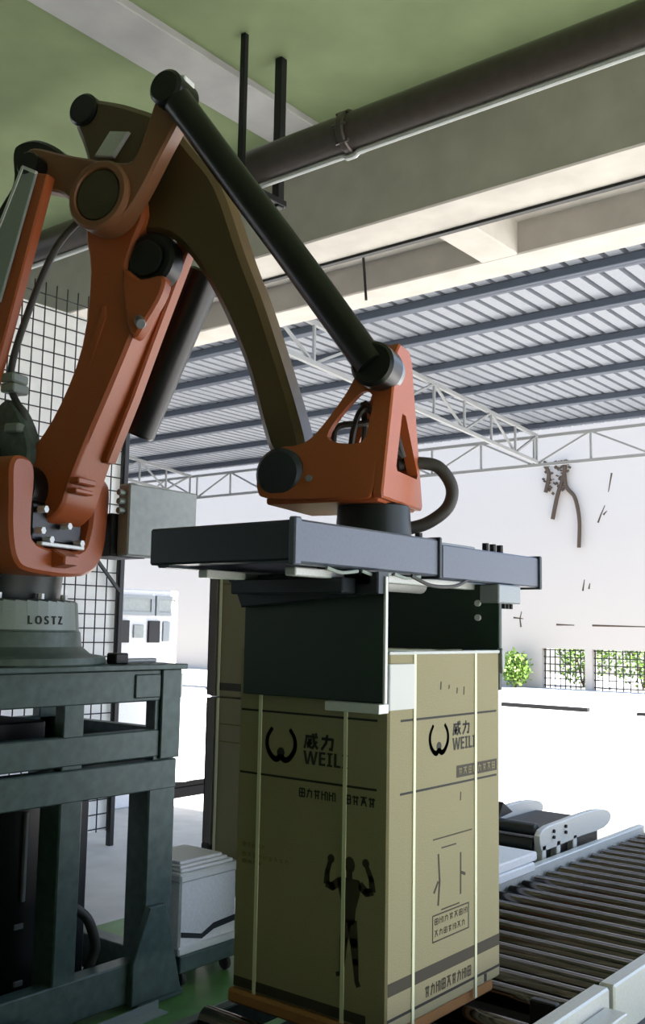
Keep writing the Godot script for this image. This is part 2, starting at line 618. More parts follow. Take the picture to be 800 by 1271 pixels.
	for path in [
		[Vector3(24.90, 6.15, -11.55), Vector3(24.90, 5.7, -11.62), Vector3(24.90, 5.2, -11.8), Vector3(24.90, 4.55, -11.95)],
		[Vector3(24.90, 6.1, -11.6), Vector3(24.90, 5.45, -11.55), Vector3(24.90, 5.1, -11.3), Vector3(24.90, 4.5, -11.18), Vector3(24.90, 3.75, -11.2)],
		[Vector3(24.90, 6.1, -12.2), Vector3(24.90, 5.8, -12.05), Vector3(24.90, 5.3, -12.15)]]:
		b = inside(c)
		b.tube(spline(path, 6), 0.055, 6)
		part(b, "stem", M.bark, c)
	b = inside(c)
	for k in 70:
		var p0 := Vector3(24.90, rng.randf_range(5.0, 6.2), rng.randf_range(-12.25, -11.45))
		if p0.y < 5.0 + absf(p0.z + 11.85) * 1.6:
			continue
		var u := Vector3(rng.randf_range(-0.1, 0.1), rng.randf_range(-0.14, -0.04), rng.randf_range(-0.06, 0.06))
		var s := Vector3(0.02, 0, 0.05)
		b.quad(p0, p0 + u * 0.5 + s, p0 + u, p0 + u * 0.5 - s)
	tag(part(b, "dry_leaves", M.bark, c, 0), "", "", "", "stuff")


func truss(a: Vector3, e: Vector3, n: int, depth: float, label: String) -> void:
	var t := thing("roof_truss", label, "truss", a)
	var dn := Vector3(0, -depth, 0)
	for y in [Vector3.ZERO, dn]:
		var b := inside(t)
		b.bar(a + y, e + y, 0.06, 0.06)
		part(b, "chord", M.truss_white, t)
	for k in n + 1:
		var p := a.lerp(e, float(k) / n)
		var b := inside(t)
		b.bar(p, p + dn, 0.035, 0.035, Vector3.RIGHT)
		part(b, "upright", M.truss_white, t)
		if k < n:
			var q := a.lerp(e, float(k + 1) / n)
			b = inside(t)
			if k % 2 == 0:
				b.bar(p, q + dn, 0.035, 0.035)
			else:
				b.bar(p + dn, q, 0.035, 0.035)
			part(b, "diagonal", M.truss_white, t)


func shrub(at: Vector3, h: float, r: float, label: String) -> void:
	var t := thing("shrub", label, "shrub", at)
	var b := MB.new()
	for k in 5:
		var a := TAU * k / 5
		b.tube([Vector3.ZERO, Vector3(cos(a) * 0.15, h * 0.4, sin(a) * 0.15), Vector3(cos(a) * r * 0.5, h * 0.8, sin(a) * r * 0.5)], 0.02, 6)
	part(b, "stem", M.bark, t)
	b = MB.new()
	for k in 900:
		var d := Vector3(rng.randfn(), rng.randfn(), rng.randfn()).normalized() * pow(rng.randf(), 0.4)
		var c := Vector3(d.x * r, h * 0.55 + d.y * h * 0.5, d.z * r)
		if c.y < 0.03:
			continue
		var u := Vector3(rng.randfn(), rng.randfn(), rng.randfn()).normalized() * 0.12
		var w := u.cross(Vector3(rng.randfn(), 1, rng.randfn())).normalized() * 0.035
		b.quad(c, c + u * 0.5 + w, c + u, c + u * 0.5 - w)
	tag(part(b, "foliage", M.leaf, t, 0), "", "", "", "stuff")


# ------------------------------------------------------------------ the palletising robot
func robot() -> void:
	var R := thing("palletizing_robot", "orange palletising robot arm with black linkage rods on the green steel stand", "robot arm", Vector3(2.30, 1.34, -3.5))
	R.rotation.y = -1.3198
	var L := Transform3D(Basis.IDENTITY, Vector3(0, -1.34, 0))        # local: x forward along the arm, y height above the ground, z towards the camera side
	var b: MB

	# base
	b = MB.new(); b.xf = L
	b.lathe(Vector3(0, 1.34, 0), Vector3.UP, [Vector2(0, 0), Vector2(0.43, 0), Vector2(0.435, 0.006), Vector2(0.43, 0.03), Vector2(0.37, 0.04), Vector2(0.335, 0.07), Vector2(0.328, 0.125), Vector2(0.322, 0.13), Vector2(0.312, 0.24), Vector2(0.30, 0.25), Vector2(0, 0.25)], 40)
	var base := part(b, "base", M.base_green, R)
	b = MB.new(); b.xf = L
	for k in 9:                                                       # a pale curved name plate
		var a0 := deg_to_rad(38.0 + k * 8.0)
		var a1 := deg_to_rad(38.0 + (k + 1) * 8.0)
		var d0 := Vector3(sin(a0), 0, cos(a0))
		var d1 := Vector3(sin(a1), 0, cos(a1))
		b.quad(d0 * 0.325 + Vector3(0, 1.475, 0), d1 * 0.325 + Vector3(0, 1.475, 0), d1 * 0.3155 + Vector3(0, 1.58, 0), d0 * 0.3155 + Vector3(0, 1.585, 0))
	part(b, "name_plate", M.base_plate, base)
	var font := SystemFont.new()
	font.font_names = PackedStringArray(["Droid Sans"])
	font.font_weight = 700
	var word := "LOSTZ"
	for i in 5:
		var tm := TextMesh.new()
		tm.text = word[i]
		tm.font = font
		tm.font_size = 48
		tm.pixel_size = 0.0009
		tm.depth = 0.004
		var world_deg := 64.0 + i * 6.2                                # angle round the base from the camera side (towards the arm)
		var a := deg_to_rad(world_deg)
		var dir := Vector3(sin(a), 0, cos(a))
		var tr := Transform3D(Basis(Vector3.UP, a) * Basis(Vector3.RIGHT, deg_to_rad(-5.0)), dir * 0.322 + Vector3(0, 1.51 - 1.34, 0))
		put(tm, "letter", M.ink, base, tr)
	b = MB.new(); b.xf = L
	b.cyl(Vector3(0, 1.585, 0), Vector3(0, 1.70, 0), 0.24, 0.25, 36)
	var neck := part(b, "turntable", M.dark_metal, R)
	for k in 10:
		b = MB.new(); b.xf = L
		var a := TAU * k / 10 + 0.2
		b.cyl(Vector3(cos(a) * 0.265, 1.588, sin(a) * 0.265), Vector3(cos(a) * 0.265, 1.612, sin(a) * 0.265), 0.014, -1, 6)
		part(b, "bolt", M.white_metal, neck)

	# waist: a body with a U fork
	b = MB.new(); b.xf = L * Transform3D(Basis(Vector3(0, 0, 1), Vector3(0, 1, 0), Vector3(-1, 0, 0)), Vector3(0, 0, 0.06))   # x = across, y = height, z = backwards
	b.prism(smooth_poly([-0.13, 1.685, 0.16, 1.685, 0.25, 1.72, 0.285, 1.82, 0.295, 1.95, 0.30, 2.06, 0.265, 2.10, 0.19, 2.09, 0.17, 2.02, 0.175, 1.88, 0.14, 1.79, -0.10, 1.78, -0.16, 1.86, -0.175, 1.98, -0.19, 2.06, -0.245, 2.085, -0.285, 2.04, -0.28, 1.92, -0.25, 1.76], 4), -0.36, -0.14, 0.012)
	b.prism(smooth_poly([-0.20, 1.69, 0.22, 1.69, 0.29, 1.76, 0.29, 1.93, 0.2, 1.95, -0.2, 1.95, -0.28, 1.93, -0.28, 1.76], 4), -0.145, 0.28, 0.02)
	var waist := part(b, "waist", M.orange, R)
	b = MB.new(); b.xf = L
	b.cyl(Vector3(0.23, 2.0, 0.20), Vector3(0.23, 2.0, -0.08), 0.10, -1, 28)
	part(b, "shoulder_shaft", M.black_gloss, R)
	b = MB.new(); b.xf = L
	b.cyl(Vector3(0.14, 2.02, 0.27), Vector3(0.14, 2.02, 0.50), 0.13, 0.11, 28, 0.015)
	part(b, "shoulder_motor", M.black_gloss, R)
	b = MB.new(); b.xf = L
	b.box(Vector3(-0.12, 1.94, -0.24), Vector3(0.12, 2.2, 0.24), 0.03)
	part(b, "gearbox", M.dark_metal, R)
	b = MB.new(); b.xf = L
	b.box(Vector3(0.14, 1.79, -0.10), Vector3(0.33, 1.96, 0.22), 0.02)
	part(b, "shoulder_gearbox", M.black_gloss, R)
	for q in [[0.37, 1.84, 0.19], [0.37, 1.92, 0.18], [0.37, 1.87, 0.04], [0.37, 1.81, -0.04], [0.37, 1.81, 0.14], [0.37, 1.94, 0.09]]:
		b = MB.new(); b.xf = L
		b.cyl(Vector3(q[0] - 0.03, q[1], q[2]), Vector3(q[0] + 0.005, q[1], q[2]), 0.014, -1, 6)
		part(b, "bolt", M.white_metal, waist)
	b = MB.new(); b.xf = L
	b.box(Vector3(0.34, 1.785, -0.06), Vector3(0.37, 1.80, 0.19), 0.003)
	tag(part(b, "stop_bar", M.white_metal, R), "pale bar at the bottom of the fork")
	b = MB.new(); b.xf = L
	b.prism(pv([0.32, 1.70, 0.42, 1.72, 0.42, 1.75, 0.36, 1.78, 0.32, 1.78]), 0.03, 0.12, 0.006)
	part(b, "stop_block", M.orange, R)

	# lower arm
	b = MB.new(); b.xf = L
	b.warp = func(p: Vector3) -> Vector3: return Vector3(p.x, p.y, 0.02 + (p.z - 0.02) * lerpf(1.3, 1.0, clampf((p.y - 2.0) / 0.7, 0.0, 1.0)))
	b.prism(smooth_poly([0.28, 1.86, 0.39, 1.92, 0.43, 2.02, 0.49, 2.17, 0.585, 2.38, 0.68, 2.60, 0.72, 2.70, 0.66, 2.74, 0.625, 2.83, 0.66, 2.95, 0.70, 3.05, 0.66, 3.17, 0.56, 3.22, 0.46, 3.17, 0.425, 3.02, 0.455, 2.85, 0.435, 2.56, 0.35, 2.337, 0.25, 2.19, 0.15, 2.10, 0.12, 2.0, 0.17, 1.90], 3), -0.06, 0.10, 0.012)
	var la := part(b, "lower_arm", M.orange, R)
	b = MB.new(); b.xf = L
	b.prism(pv([0.46, 2.12, 0.50, 2.12, 0.605, 2.36, 0.70, 2.60, 0.835, 2.93, 0.82, 2.97, 0.775, 2.96, 0.66, 2.70, 0.55, 2.42]), -0.066, -0.005, 0.008)
	part(b, "cheek", M.orange, la)
	b = MB.new(); b.xf = L
	b.prism(smooth_poly([0.625, 2.83, 0.70, 2.785, 0.80, 2.785, 0.80, 2.72, 0.735, 2.62, 0.68, 2.56, 0.64, 2.66], 3), 0.055, 0.115, 0.010)
	part(b, "lug", M.orange, la)
	b = MB.new(); b.xf = L
	b.cyl(Vector3(0.70, 2.63, 0.105), Vector3(0.73, 2.60, 0.135), 0.02, -1, 12, 0.004)
	part(b, "eye_bolt", M.grey_metal, la)
	b = MB.new(); b.xf = L
	b.prism(pv([0.545, 2.70, 0.55, 2.66, 0.385, 2.18, 0.37, 2.18, 0.375, 2.22, 0.53, 2.70]), 0.10, 0.108, 0.002)
	part(b, "edge_rib", M.orange, la)
	b = MB.new(); b.xf = L
	b.box(Vector3(0.43, 2.02, 0.02), Vector3(0.475, 2.045, 0.13), 0.005)
	b.box(Vector3(0.42, 1.985, 0.02), Vector3(0.465, 2.005, 0.13), 0.005)
	part(b, "bumper", M.orange, la)
	b = MB.new(); b.xf = L
	b.cyl(Vector3(0.715, 2.87, -0.004), Vector3(0.715, 2.87, 0.085), 0.108, -1, 32, 0.012)
	b.cyl(Vector3(0.715, 2.87, 0.085), Vector3(0.715, 2.87, 0.10), 0.07, -1, 24, 0.004)
	part(b, "elbow_motor", M.black_gloss, R)
	b = MB.new(); b.xf = L
	b.cyl(Vector3(0.80, 2.90, -0.19), Vector3(0.50, 2.26, -0.19), 0.072, -1, 28, 0.01)
	part(b, "balancer", M.black_gloss, R)

	# forearm
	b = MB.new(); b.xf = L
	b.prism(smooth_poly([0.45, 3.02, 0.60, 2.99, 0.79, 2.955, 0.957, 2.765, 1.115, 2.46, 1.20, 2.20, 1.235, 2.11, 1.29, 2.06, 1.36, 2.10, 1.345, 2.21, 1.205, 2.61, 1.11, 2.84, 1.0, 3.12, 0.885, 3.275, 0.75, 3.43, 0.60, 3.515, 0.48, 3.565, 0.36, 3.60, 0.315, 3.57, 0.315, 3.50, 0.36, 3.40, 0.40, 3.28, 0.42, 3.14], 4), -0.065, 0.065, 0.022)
	var fa := part(b, "forearm", M.shaded_orange, R)
	b = MB.new(); b.xf = L
	b.prism(pv([0.44, 3.33, 0.51, 3.42, 0.60, 3.40, 0.53, 3.31]), 0.063, 0.085, 0.004)
	tag(part(b, "access_plate", M.white_metal, fa), "bright metal access plate")
	b = MB.new(); b.xf = L
	b.cyl(Vector3(0.365, 3.545, -0.085), Vector3(0.365, 3.545, 0.08), 0.068, -1, 24, 0.01)
	part(b, "rear_cap", M.black_gloss, fa)

	# triangular link with its hub
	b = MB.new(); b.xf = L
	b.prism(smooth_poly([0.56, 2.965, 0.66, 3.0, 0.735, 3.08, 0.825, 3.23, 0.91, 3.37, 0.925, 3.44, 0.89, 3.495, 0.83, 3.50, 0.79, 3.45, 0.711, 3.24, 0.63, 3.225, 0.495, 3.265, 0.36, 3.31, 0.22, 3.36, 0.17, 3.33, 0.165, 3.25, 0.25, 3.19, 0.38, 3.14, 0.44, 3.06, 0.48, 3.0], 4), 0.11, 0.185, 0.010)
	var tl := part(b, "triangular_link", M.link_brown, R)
	b = MB.new(); b.xf = L
	b.lathe(Vector3(0.56, 3.10, 0.10), Vector3(0, 0, 1), [Vector2(0, 0), Vector2(0.135, 0), Vector2(0.135, 0.10), Vector2(0.125, 0.11), Vector2(0.105, 0.11), Vector2(0.10, 0.095), Vector2(0, 0.095)], 40)
	part(b, "hub", M.link_brown, tl)
	b = MB.new(); b.xf = L
	b.cyl(Vector3(0.56, 3.10, 0.19), Vector3(0.56, 3.10, 0.203), 0.098, -1, 36, 0.004)
	tag(part(b, "hub_cover", M.hub_olive, tl), "dark olive round hub cover")
	b = MB.new(); b.xf = L
	b.cyl(Vector3(0.865, 3.445, 0.10), Vector3(0.865, 3.445, 0.245), 0.068, -1, 28, 0.012)
	part(b, "link_pin", M.black_gloss, R)
	b = MB.new(); b.xf = L
	b.box(Vector3(0.87, 3.47, 0.13), Vector3(0.925, 3.50, 0.20), 0.004)
	part(b, "pin_clip", M.white_metal, R)
	b = MB.new(); b.xf = L
	b.prism(smooth_poly([-0.11, 2.78, 0.01, 2.98, 0.15, 3.25, 0.28, 3.28, 0.30, 3.36, 0.175, 3.44, 0.07, 3.445, 0.04, 3.40, 0.05, 3.28, -0.01, 3.19, -0.165, 2.96, -0.17, 2.85], 4), 0.02, 0.105, 0.012)
	part(b, "rear_pin_housing", M.black_gloss, R)

	# rods
	b = MB.new(); b.xf = L
	b.tube(spline([Vector3(0.865, 3.445, 0.19), Vector3(1.10, 3.12, 0.185), Vector3(1.40, 2.71, 0.175), Vector3(1.655, 2.35, 0.16)], 4), 0.055, 20)
	part(b, "upper_rod", M.black_gloss, R)
	b = MB.new(); b.xf = L
	b.cyl(Vector3(1.665, 2.35, 0.19), Vector3(1.665, 2.35, 0.085), 0.075, -1, 28, 0.01)
	part(b, "rod_end", M.black_gloss, R)
	b = MB.new(); b.xf = L
	b.cyl(Vector3(1.665, 2.35, 0.09), Vector3(1.665, 2.35, 0.045), 0.066, -1, 28, 0.004)
	tag(part(b, "bushing", M.grey_metal, R), "grey bushing beside the black rod end")
	b = MB.new(); b.xf = L
	b.bar(Vector3(0.305, 3.22, 0.205), Vector3(0.04, 2.24, 0.205), 0.05, 0.075, Vector3(1, 0, 0), 0.006)
	part(b, "rear_rod", M.orange, R)
	b = MB.new(); b.xf = L
	b.cyl(Vector3(0.25, 3.26, 0.17), Vector3(0.25, 3.26, 0.25), 0.05, -1, 20, 0.006)
	part(b, "link_pin", M.black_gloss, R)
	b = MB.new(); b.xf = L
	b.prism(pv([0.236, 3.245, 0.30, 3.215, 0.155, 2.72, 0.0, 2.72, 0.09, 2.976]), 0.236, 0.25, 0.003)
	part(b, "guard_plate", M.base_plate, R)
	b = MB.new(); b.xf = L
	b.bar(Vector3(0.236, 3.248, 0.247), Vector3(0.0, 2.72, 0.247), 0.014, 0.012, Vector3(1, 0, 0))
	b.bar(Vector3(0.232, 3.248, 0.247), Vector3(0.30, 3.213, 0.247), 0.012, 0.012, Vector3(1, 0, 0))
	tag(part(b, "guard_rim", M.white_metal, R), "pale rim of the guard plate")
	b = MB.new(); b.xf = L
	b.tube(spline([Vector3(0.16, 2.10, 0.10), Vector3(0.20, 2.28, 0.13), Vector3(0.15, 2.42, 0.16), Vector3(0.19, 2.62, 0.16), Vector3(0.30, 2.95, 0.12), Vector3(0.42, 3.1, 0.08)], 6), 0.014, 10)
	part(b, "arm_hose", M.rubber, R)
	for q in [[0.16, 2.40], [0.155, 2.44], [0.19, 2.24]]:
		b = MB.new(); b.xf = L
		b.box(Vector3(q[0] - 0.035, q[1] - 0.018, 0.10), Vector3(q[0] + 0.035, q[1] + 0.018, 0.19), 0.006)
		part(b, "hose_clamp", M.base_plate, R)
	b = MB.new(); b.xf = L
	b.prism(smooth_poly([0.06, 2.05, 0.22, 2.06, 0.26, 2.16, 0.20, 2.30, 0.13, 2.36, 0.06, 2.28], 3), 0.08, 0.16, 0.01)
	part(b, "rear_bracket", M.base_green, R)

	# wrist bracket: two cheeks leaning together, a front plate with a triangular window
	var lean := func(p: Vector3) -> Vector3: return Vector3(p.x, p.y, p.z * lerpf(0.20, 0.075, clampf((p.y - 1.92) / 0.5, 0.0, 1.0)))
	var flank := smooth_poly([1.30, 1.925, 1.47, 1.915, 1.63, 1.91, 1.675, 1.93, 1.685, 2.05, 1.695, 2.2, 1.705, 2.36, 1.70, 2.42, 1.665, 2.445, 1.62, 2.43, 1.58, 2.36, 1.54, 2.27, 1.45, 2.14, 1.39, 2.105, 1.33, 2.10, 1.275, 2.06, 1.255, 2.0, 1.265, 1.95], 4)
	var hole := smooth_poly([1.505, 2.115, 1.62, 2.10, 1.64, 2.18, 1.645, 2.25, 1.62, 2.28, 1.585, 2.265, 1.51, 2.17], 3)
	var wb: MeshInstance3D
	for side in [1, -1]:
		b = MB.new(); b.xf = L; b.warp = lean
		b.prism(flank, 0.80 if side > 0 else -1.0, 1.0 if side > 0 else -0.80, 0.007, [hole])
		var o := part(b, "bracket_cheek", M.orange, R)
		if side > 0:
			wb = o
	b = MB.new(); b.xf = L * Transform3D(Basis(Vector3(0, 0, 1), Vector3(0, 1, 0), Vector3(-1, 0, 0)), Vector3.ZERO)
	b.prism(pv([-0.19, 1.912, 0.19, 1.912, 0.197, 1.93, 0.075, 2.42, 0.045, 2.45, -0.045, 2.45, -0.075, 2.42, -0.197, 1.93]), -1.712, -1.675, 0.006, [pv([0.075, 2.03, 0.022, 2.215, -0.012, 2.215, -0.14, 2.03, -0.13, 2.015, 0.065, 2.015])])
	part(b, "bracket_front", M.orange, R)
	b = MB.new(); b.xf = L
	b.box(Vector3(1.29, 1.905, -0.18), Vector3(1.69, 1.93, 0.18), 0.006)
	part(b, "bracket_floor", M.orange, R)
	b = MB.new(); b.xf = L
	b.cyl(Vector3(1.337, 2.008, 0.12), Vector3(1.337, 2.008, 0.195), 0.086, -1, 32, 0.014)
	part(b, "pivot_cap", M.frame_dark, R)
	b = MB.new(); b.xf = L
	b.cyl(Vector3(1.45, 1.985, 0.16), Vector3(1.45, 1.985, 0.192), 0.011, -1, 12)
	part(b, "bolt", M.grey_metal, wb)
	b = MB.new(); b.xf = L
	b.cyl(Vector3(1.605, 1.8035, 0), Vector3(1.605, 1.91, 0), 0.128, 0.122, 36, 0.006)
	part(b, "wrist_flange", M.dark_metal, R)
	b = MB.new(); b.xf = L
	b.cyl(Vector3(1.60, 1.93, 0.0), Vector3(1.60, 2.04, 0.0), 0.07, 0.06, 24, 0.01)
	part(b, "wrist_motor", M.black_gloss, R)
	for q in [[0.03, 0.0], [-0.02, 0.03], [0.05, -0.05]]:
		b = MB.new(); b.xf = L
		b.tube(spline([Vector3(1.50 + q[0], 2.08, 0.03 + q[1]), Vector3(1.52 + q[0], 2.17, 0.05 + q[1]), Vector3(1.58, 2.21 + q[0], 0.03), Vector3(1.65, 2.18 + q[1], -0.02), Vector3(1.69, 2.08, -0.05)], 6), 0.011, 8)
		part(b, "wrist_cable", M.rubber, R)
	b = inside(R)
	b.tube(spline([Vector3(2.835, 2.07, -1.94), Vector3(2.885, 2.077, -1.879), Vector3(2.927, 2.062, -1.83), Vector3(2.961, 1.995, -1.80), Vector3(2.959, 1.925, -1.816), Vector3(2.92, 1.87, -1.874), Vector3(2.865, 1.847, -1.93), Vector3(2.80, 1.84, -1.95)], 6), 0.0225, 14)
	part(b, "hose", M.rubber, R)

	# valve box carried beside the waist
	b = inside(R)
	b.box(Vector3(2.634, 1.778, -3.19), Vector3(3.015, 2.072, -3.12), 0.006)
	var cb := part(b, "valve_box", M.control_grey, R)
	b = inside(R)
	b.box(Vector3(2.60, 1.775, -3.38), Vector3(2.79, 1.95, -3.185), 0.004)
	part(b, "valve_box_arm", M.black_steel, R)
	for k in 3:
		b = inside(R)
		b.cyl(Vector3(2.60, 1.96 + k * 0.037, -3.15), Vector3(2.636, 1.96 + k * 0.037, -3.15), 0.013, -1, 10, 0.002)
		part(b, "cable_gland", M.base_plate, cb)


# ------------------------------------------------------------------ the clamp gripper
func gripper() -> void:
	var G := thing("clamp_gripper", "blue-grey clamp gripper with dark jaw plates bolted under the robot wrist", "gripper", Vector3(2.69, 1.665, -1.95))
	var b := inside(G)
	b.cyl(Vector3(2.70, 1.784, -1.945), Vector3(2.70, 1.803, -1.945), 0.15, -1, 36, 0.004)
	part(b, "adapter_plate", M.dark_metal, G)
	b = inside(G)                                                      # main frame: two side channels, end members
	b.box(Vector3(1.99, 1.668, -1.735), Vector3(2.68, 1.785, -1.675), 0.006)
	part(b, "side_beam", M.frame_blue, G)
	b = inside(G)
	b.box(Vector3(1.99, 1.668, -2.225), Vector3(2.68, 1.785, -2.165), 0.006)
	part(b, "side_beam", M.frame_blue, G)
	b = inside(G)
	b.box(Vector3(1.975, 1.675, -2.24), Vector3(2.05, 1.783, -1.69), 0.006)
	part(b, "end_beam", M.frame_dark, G)
	b = inside(G)
	b.box(Vector3(1.966, 1.662, -1.692), Vector3(1.996, 1.79, -1.668), 0.004)
	part(b, "corner_post", M.frame_blue, G)
	b = inside(G)
	b.box(Vector3(2.05, 1.765, -2.17), Vector3(2.68, 1.784, -1.73), 0.003)
	part(b, "top_plate", M.frame_blue, G)
	b = inside(G)
	b.box(Vector3(2.672, 1.66, -2.23), Vector3(2.688, 1.792, -1.668), 0.003)
	part(b, "flange_plate", M.frame_dark, G)
	for q in [[1.70, 0.0], [1.755, 0.0], [1.70, -0.45], [1.755, -0.45]]:
		b = inside(G)
		b.cyl(Vector3(2.688, q[0], -1.70 + q[1]), Vector3(2.712, q[0], -1.70 + q[1]), 0.016, -1, 6)
		part(b, "bolt", M.black_steel, G)
	b = inside(G)                                                      # the longer arm of the frame
	b.box(Vector3(2.70, 1.662, -1.735), Vector3(3.38, 1.772, -1.675), 0.005)
	part(b, "extension_beam", M.frame_blue, G)
	b = inside(G)
	b.box(Vector3(2.70, 1.662, -2.225), Vector3(3.38, 1.772, -2.165), 0.005)
	part(b, "extension_beam", M.frame_blue, G)
	b = inside(G)
	b.box(Vector3(3.365, 1.655, -2.23), Vector3(3.385, 1.778, -1.668), 0.003)
	part(b, "end_plate", M.frame_dark, G)
	b = inside(G)
	b.box(Vector3(2.71, 1.772, -2.10), Vector3(2.95, 1.782, -1.70), 0.003)
	part(b, "cover_plate", M.grey_metal, G)
	for x in [2.60, 3.02, 3.07, 3.12]:
		b = inside(G)
		b.cyl(Vector3(x, 1.77, -1.70), Vector3(x, 1.80, -1.70), 0.012, -1, 8)
		part(b, "screw", M.black_steel, G)
	for z in [-1.78, -2.12]:                                           # rails under the frame
		b = inside(G)
		b.box(Vector3(2.08, 1.642, z - 0.02), Vector3(3.34, 1.666, z + 0.02), 0.003)
		part(b, "slide_rail", M.white_metal, G)
	b = inside(G)
	b.cyl(Vector3(2.42, 1.655, -1.95), Vector3(3.00, 1.655, -1.95), 0.028, -1, 20, 0.004)
	part(b, "air_cylinder", M.white_metal, G)
	b = inside(G)
	b.cyl(Vector3(2.36, 1.655, -1.95), Vector3(2.42, 1.655, -1.95), 0.011, -1, 12)
	part(b, "piston_rod", M.grey_metal, G)
	var hs := inside(G)
	hs.tube(spline([Vector3(2.50, 1.66, -1.66), Vector3(2.6, 1.635, -1.65), Vector3(2.75, 1.64, -1.66), Vector3(2.86, 1.665, -1.68)], 6), 0.006, 8)
	part(hs, "air_line", M.rubber, G)
	for k in 3:
		hs = inside(G)
		hs.tube(spline([Vector3(2.10 + k * 0.16, 1.662, -1.668), Vector3(2.16 + k * 0.16, 1.652, -1.664), Vector3(2.24 + k * 0.16, 1.66, -1.668)], 4), 0.005, 6)
		part(hs, "air_line", M.base_plate, G)

	# jaw before the carton
	b = inside(G)
	b.box(Vector3(2.335, 1.29, -2.185), Vector3(2.356, 1.655, -1.64), 0.003)
	var j1 := part(b, "jaw_plate", M.jaw_pad, G)
	tag(j1, "near jaw plate of dark green rubber-faced steel")
	b = inside(G)
	b.box(Vector3(2.331, 1.29, -1.643), Vector3(2.344, 1.65, -1.634), 0.002)  # white strip in place of light on the thickness of the plate
	tag(part(b, "lit_edge_strip", M.white_metal, j1), "pale strip standing in for the lit edge of the jaw")
	b = inside(G)
	b.xf = b.xf * Transform3D(Basis(Vector3(0, 0, 1), Vector3(0, 1, 0), Vector3(-1, 0, 0)), Vector3.ZERO)
	b.prism(pv([-2.25, 1.662, -1.64, 1.662, -1.64, 1.60, -2.17, 1.56, -2.20, 1.62]), -2.356, -2.30, 0.004)
	part(b, "jaw_bracket", M.frame_dark, j1)
	b = inside(G)
	b.box(Vector3(2.24, 1.60, -2.16), Vector3(2.34, 1.645, -1.72), 0.004)
	part(b, "jaw_carriage", M.frame_dark, j1)
	b = inside(G)
	b.box(Vector3(2.30, 1.622, -1.745), Vector3(2.37, 1.658, -1.665), 0.004)
	part(b, "slide_block", M.grey_metal, j1)
	b = inside(G)
	b.box(Vector3(2.312, 1.262, -1.835), Vector3(2.36, 1.289, -1.64), 0.002)
	tag(part(b, "toe_bracket", M.white_metal, j1), "pale metal toe bracket at the foot of the jaw")
	for z in [-2.0, -1.78]:
		b = inside(G)
		b.cyl(Vector3(2.322, 1.635, z), Vector3(2.345, 1.635, z), 0.013, -1, 10)
		part(b, "bolt", M.white_metal, j1)

	# jaw behind the carton
	b = inside(G)
	b.box(Vector3(3.05, 1.30, -2.2), Vector3(3.071, 1.66, -1.665), 0.003)
	var j2 := part(b, "jaw_plate", M.jaw_pad, G)
	tag(j2, "far jaw plate of dark steel behind the carton")
	b = inside(G)
	b.box(Vector3(3.07, 1.61, -2.15), Vector3(3.17, 1.645, -1.70), 0.004)
	part(b, "jaw_carriage", M.frame_dark, j2)
	b = inside(G)
	b.box(Vector3(3.04, 1.595, -1.735), Vector3(3.20, 1.66, -1.66), 0.004)
	tag(part(b, "slide_block", M.grey_metal, j2), "light grey slide block under the frame end")
	for y in [1.595, 1.545]:
		b = inside(G)
		b.cyl(Vector3(3.052, y, -1.745), Vector3(3.040, y, -1.745), 0.011, -1, 12)
		part(b, "bolt", M.white_metal, j2)
	for x in [3.13, 3.155, 3.18]:
		b = inside(G)
		b.cyl(Vector3(x, 1.578, -1.69), Vector3(x, 1.596, -1.69), 0.008, -1, 8)
		part(b, "screw", M.black_steel, j2)


# ------------------------------------------------------------------ the strapped carton in the gripper
func glyph(b: MB, x: float, y: float, w: float, h: float, kind: int, pen: float) -> void:
	var sets := [
		[[0.1, 0.9, 0.9, 0.9], [0.1, 0.1, 0.1, 0.9], [0.9, 0.1, 0.9, 0.9], [0.1, 0.5, 0.9, 0.5], [0.5, 0.1, 0.5, 0.9], [0.1, 0.1, 0.9, 0.1]],
		[[0.05, 0.8, 0.95, 0.8], [0.3, 0.05, 0.3, 0.95], [0.7, 0.05, 0.7, 0.95], [0.3, 0.4, 0.7, 0.4]],
		[[0.1, 0.95, 0.1, 0.05], [0.1, 0.6, 0.5, 0.6], [0.6, 0.95, 0.6, 0.05], [0.6, 0.85, 0.95, 0.85], [0.95, 0.85, 0.95, 0.05]],
		[[0.05, 0.9, 0.95, 0.9], [0.5, 0.9, 0.15, 0.05], [0.5, 0.9, 0.9, 0.05], [0.2, 0.45, 0.8, 0.45]],
		[[0.1, 0.75, 0.9, 0.75], [0.85, 0.75, 0.8, 0.08], [0.48, 0.98, 0.1, 0.05]]]
	for s in sets[kind]:
		b.stroke([Vector2(x + s[0] * w, y + s[1] * h), Vector2(x + s[2] * w, y + s[3] * h)], pen)

func weili(b: MB, x: float, y: float, w: float, h: float, pen: float) -> void:    # the two characters above the word
	for s in [[0.1, 0.78, 0.95, 0.78], [0.2, 0.78, 0.05, 0.02], [0.28, 0.58, 0.56, 0.58], [0.4, 0.55, 0.28, 0.3, 0.52, 0.08], [0.5, 0.5, 0.24, 0.08], [0.22, 0.36, 0.58, 0.36], [0.62, 0.98, 0.7, 0.4, 0.95, 0.05], [0.9, 0.52, 0.55, 0.03], [0.78, 0.98, 0.88, 0.88]]:
		var l := []
		for i in range(0, s.size(), 2):
			l.append(Vector2(x + s[i] * w, y + s[i + 1] * h))
		b.stroke(l, pen)
	x += w * 1.12
	for s in [[0.1, 0.72, 0.86, 0.72, 0.8, 0.1, 0.62, 0.14], [0.48, 0.98, 0.42, 0.5, 0.1, 0.03]]:
		var l := []
		for i in range(0, s.size(), 2):
			l.append(Vector2(x + s[i] * w, y + s[i + 1] * h))
		b.stroke(l, pen)

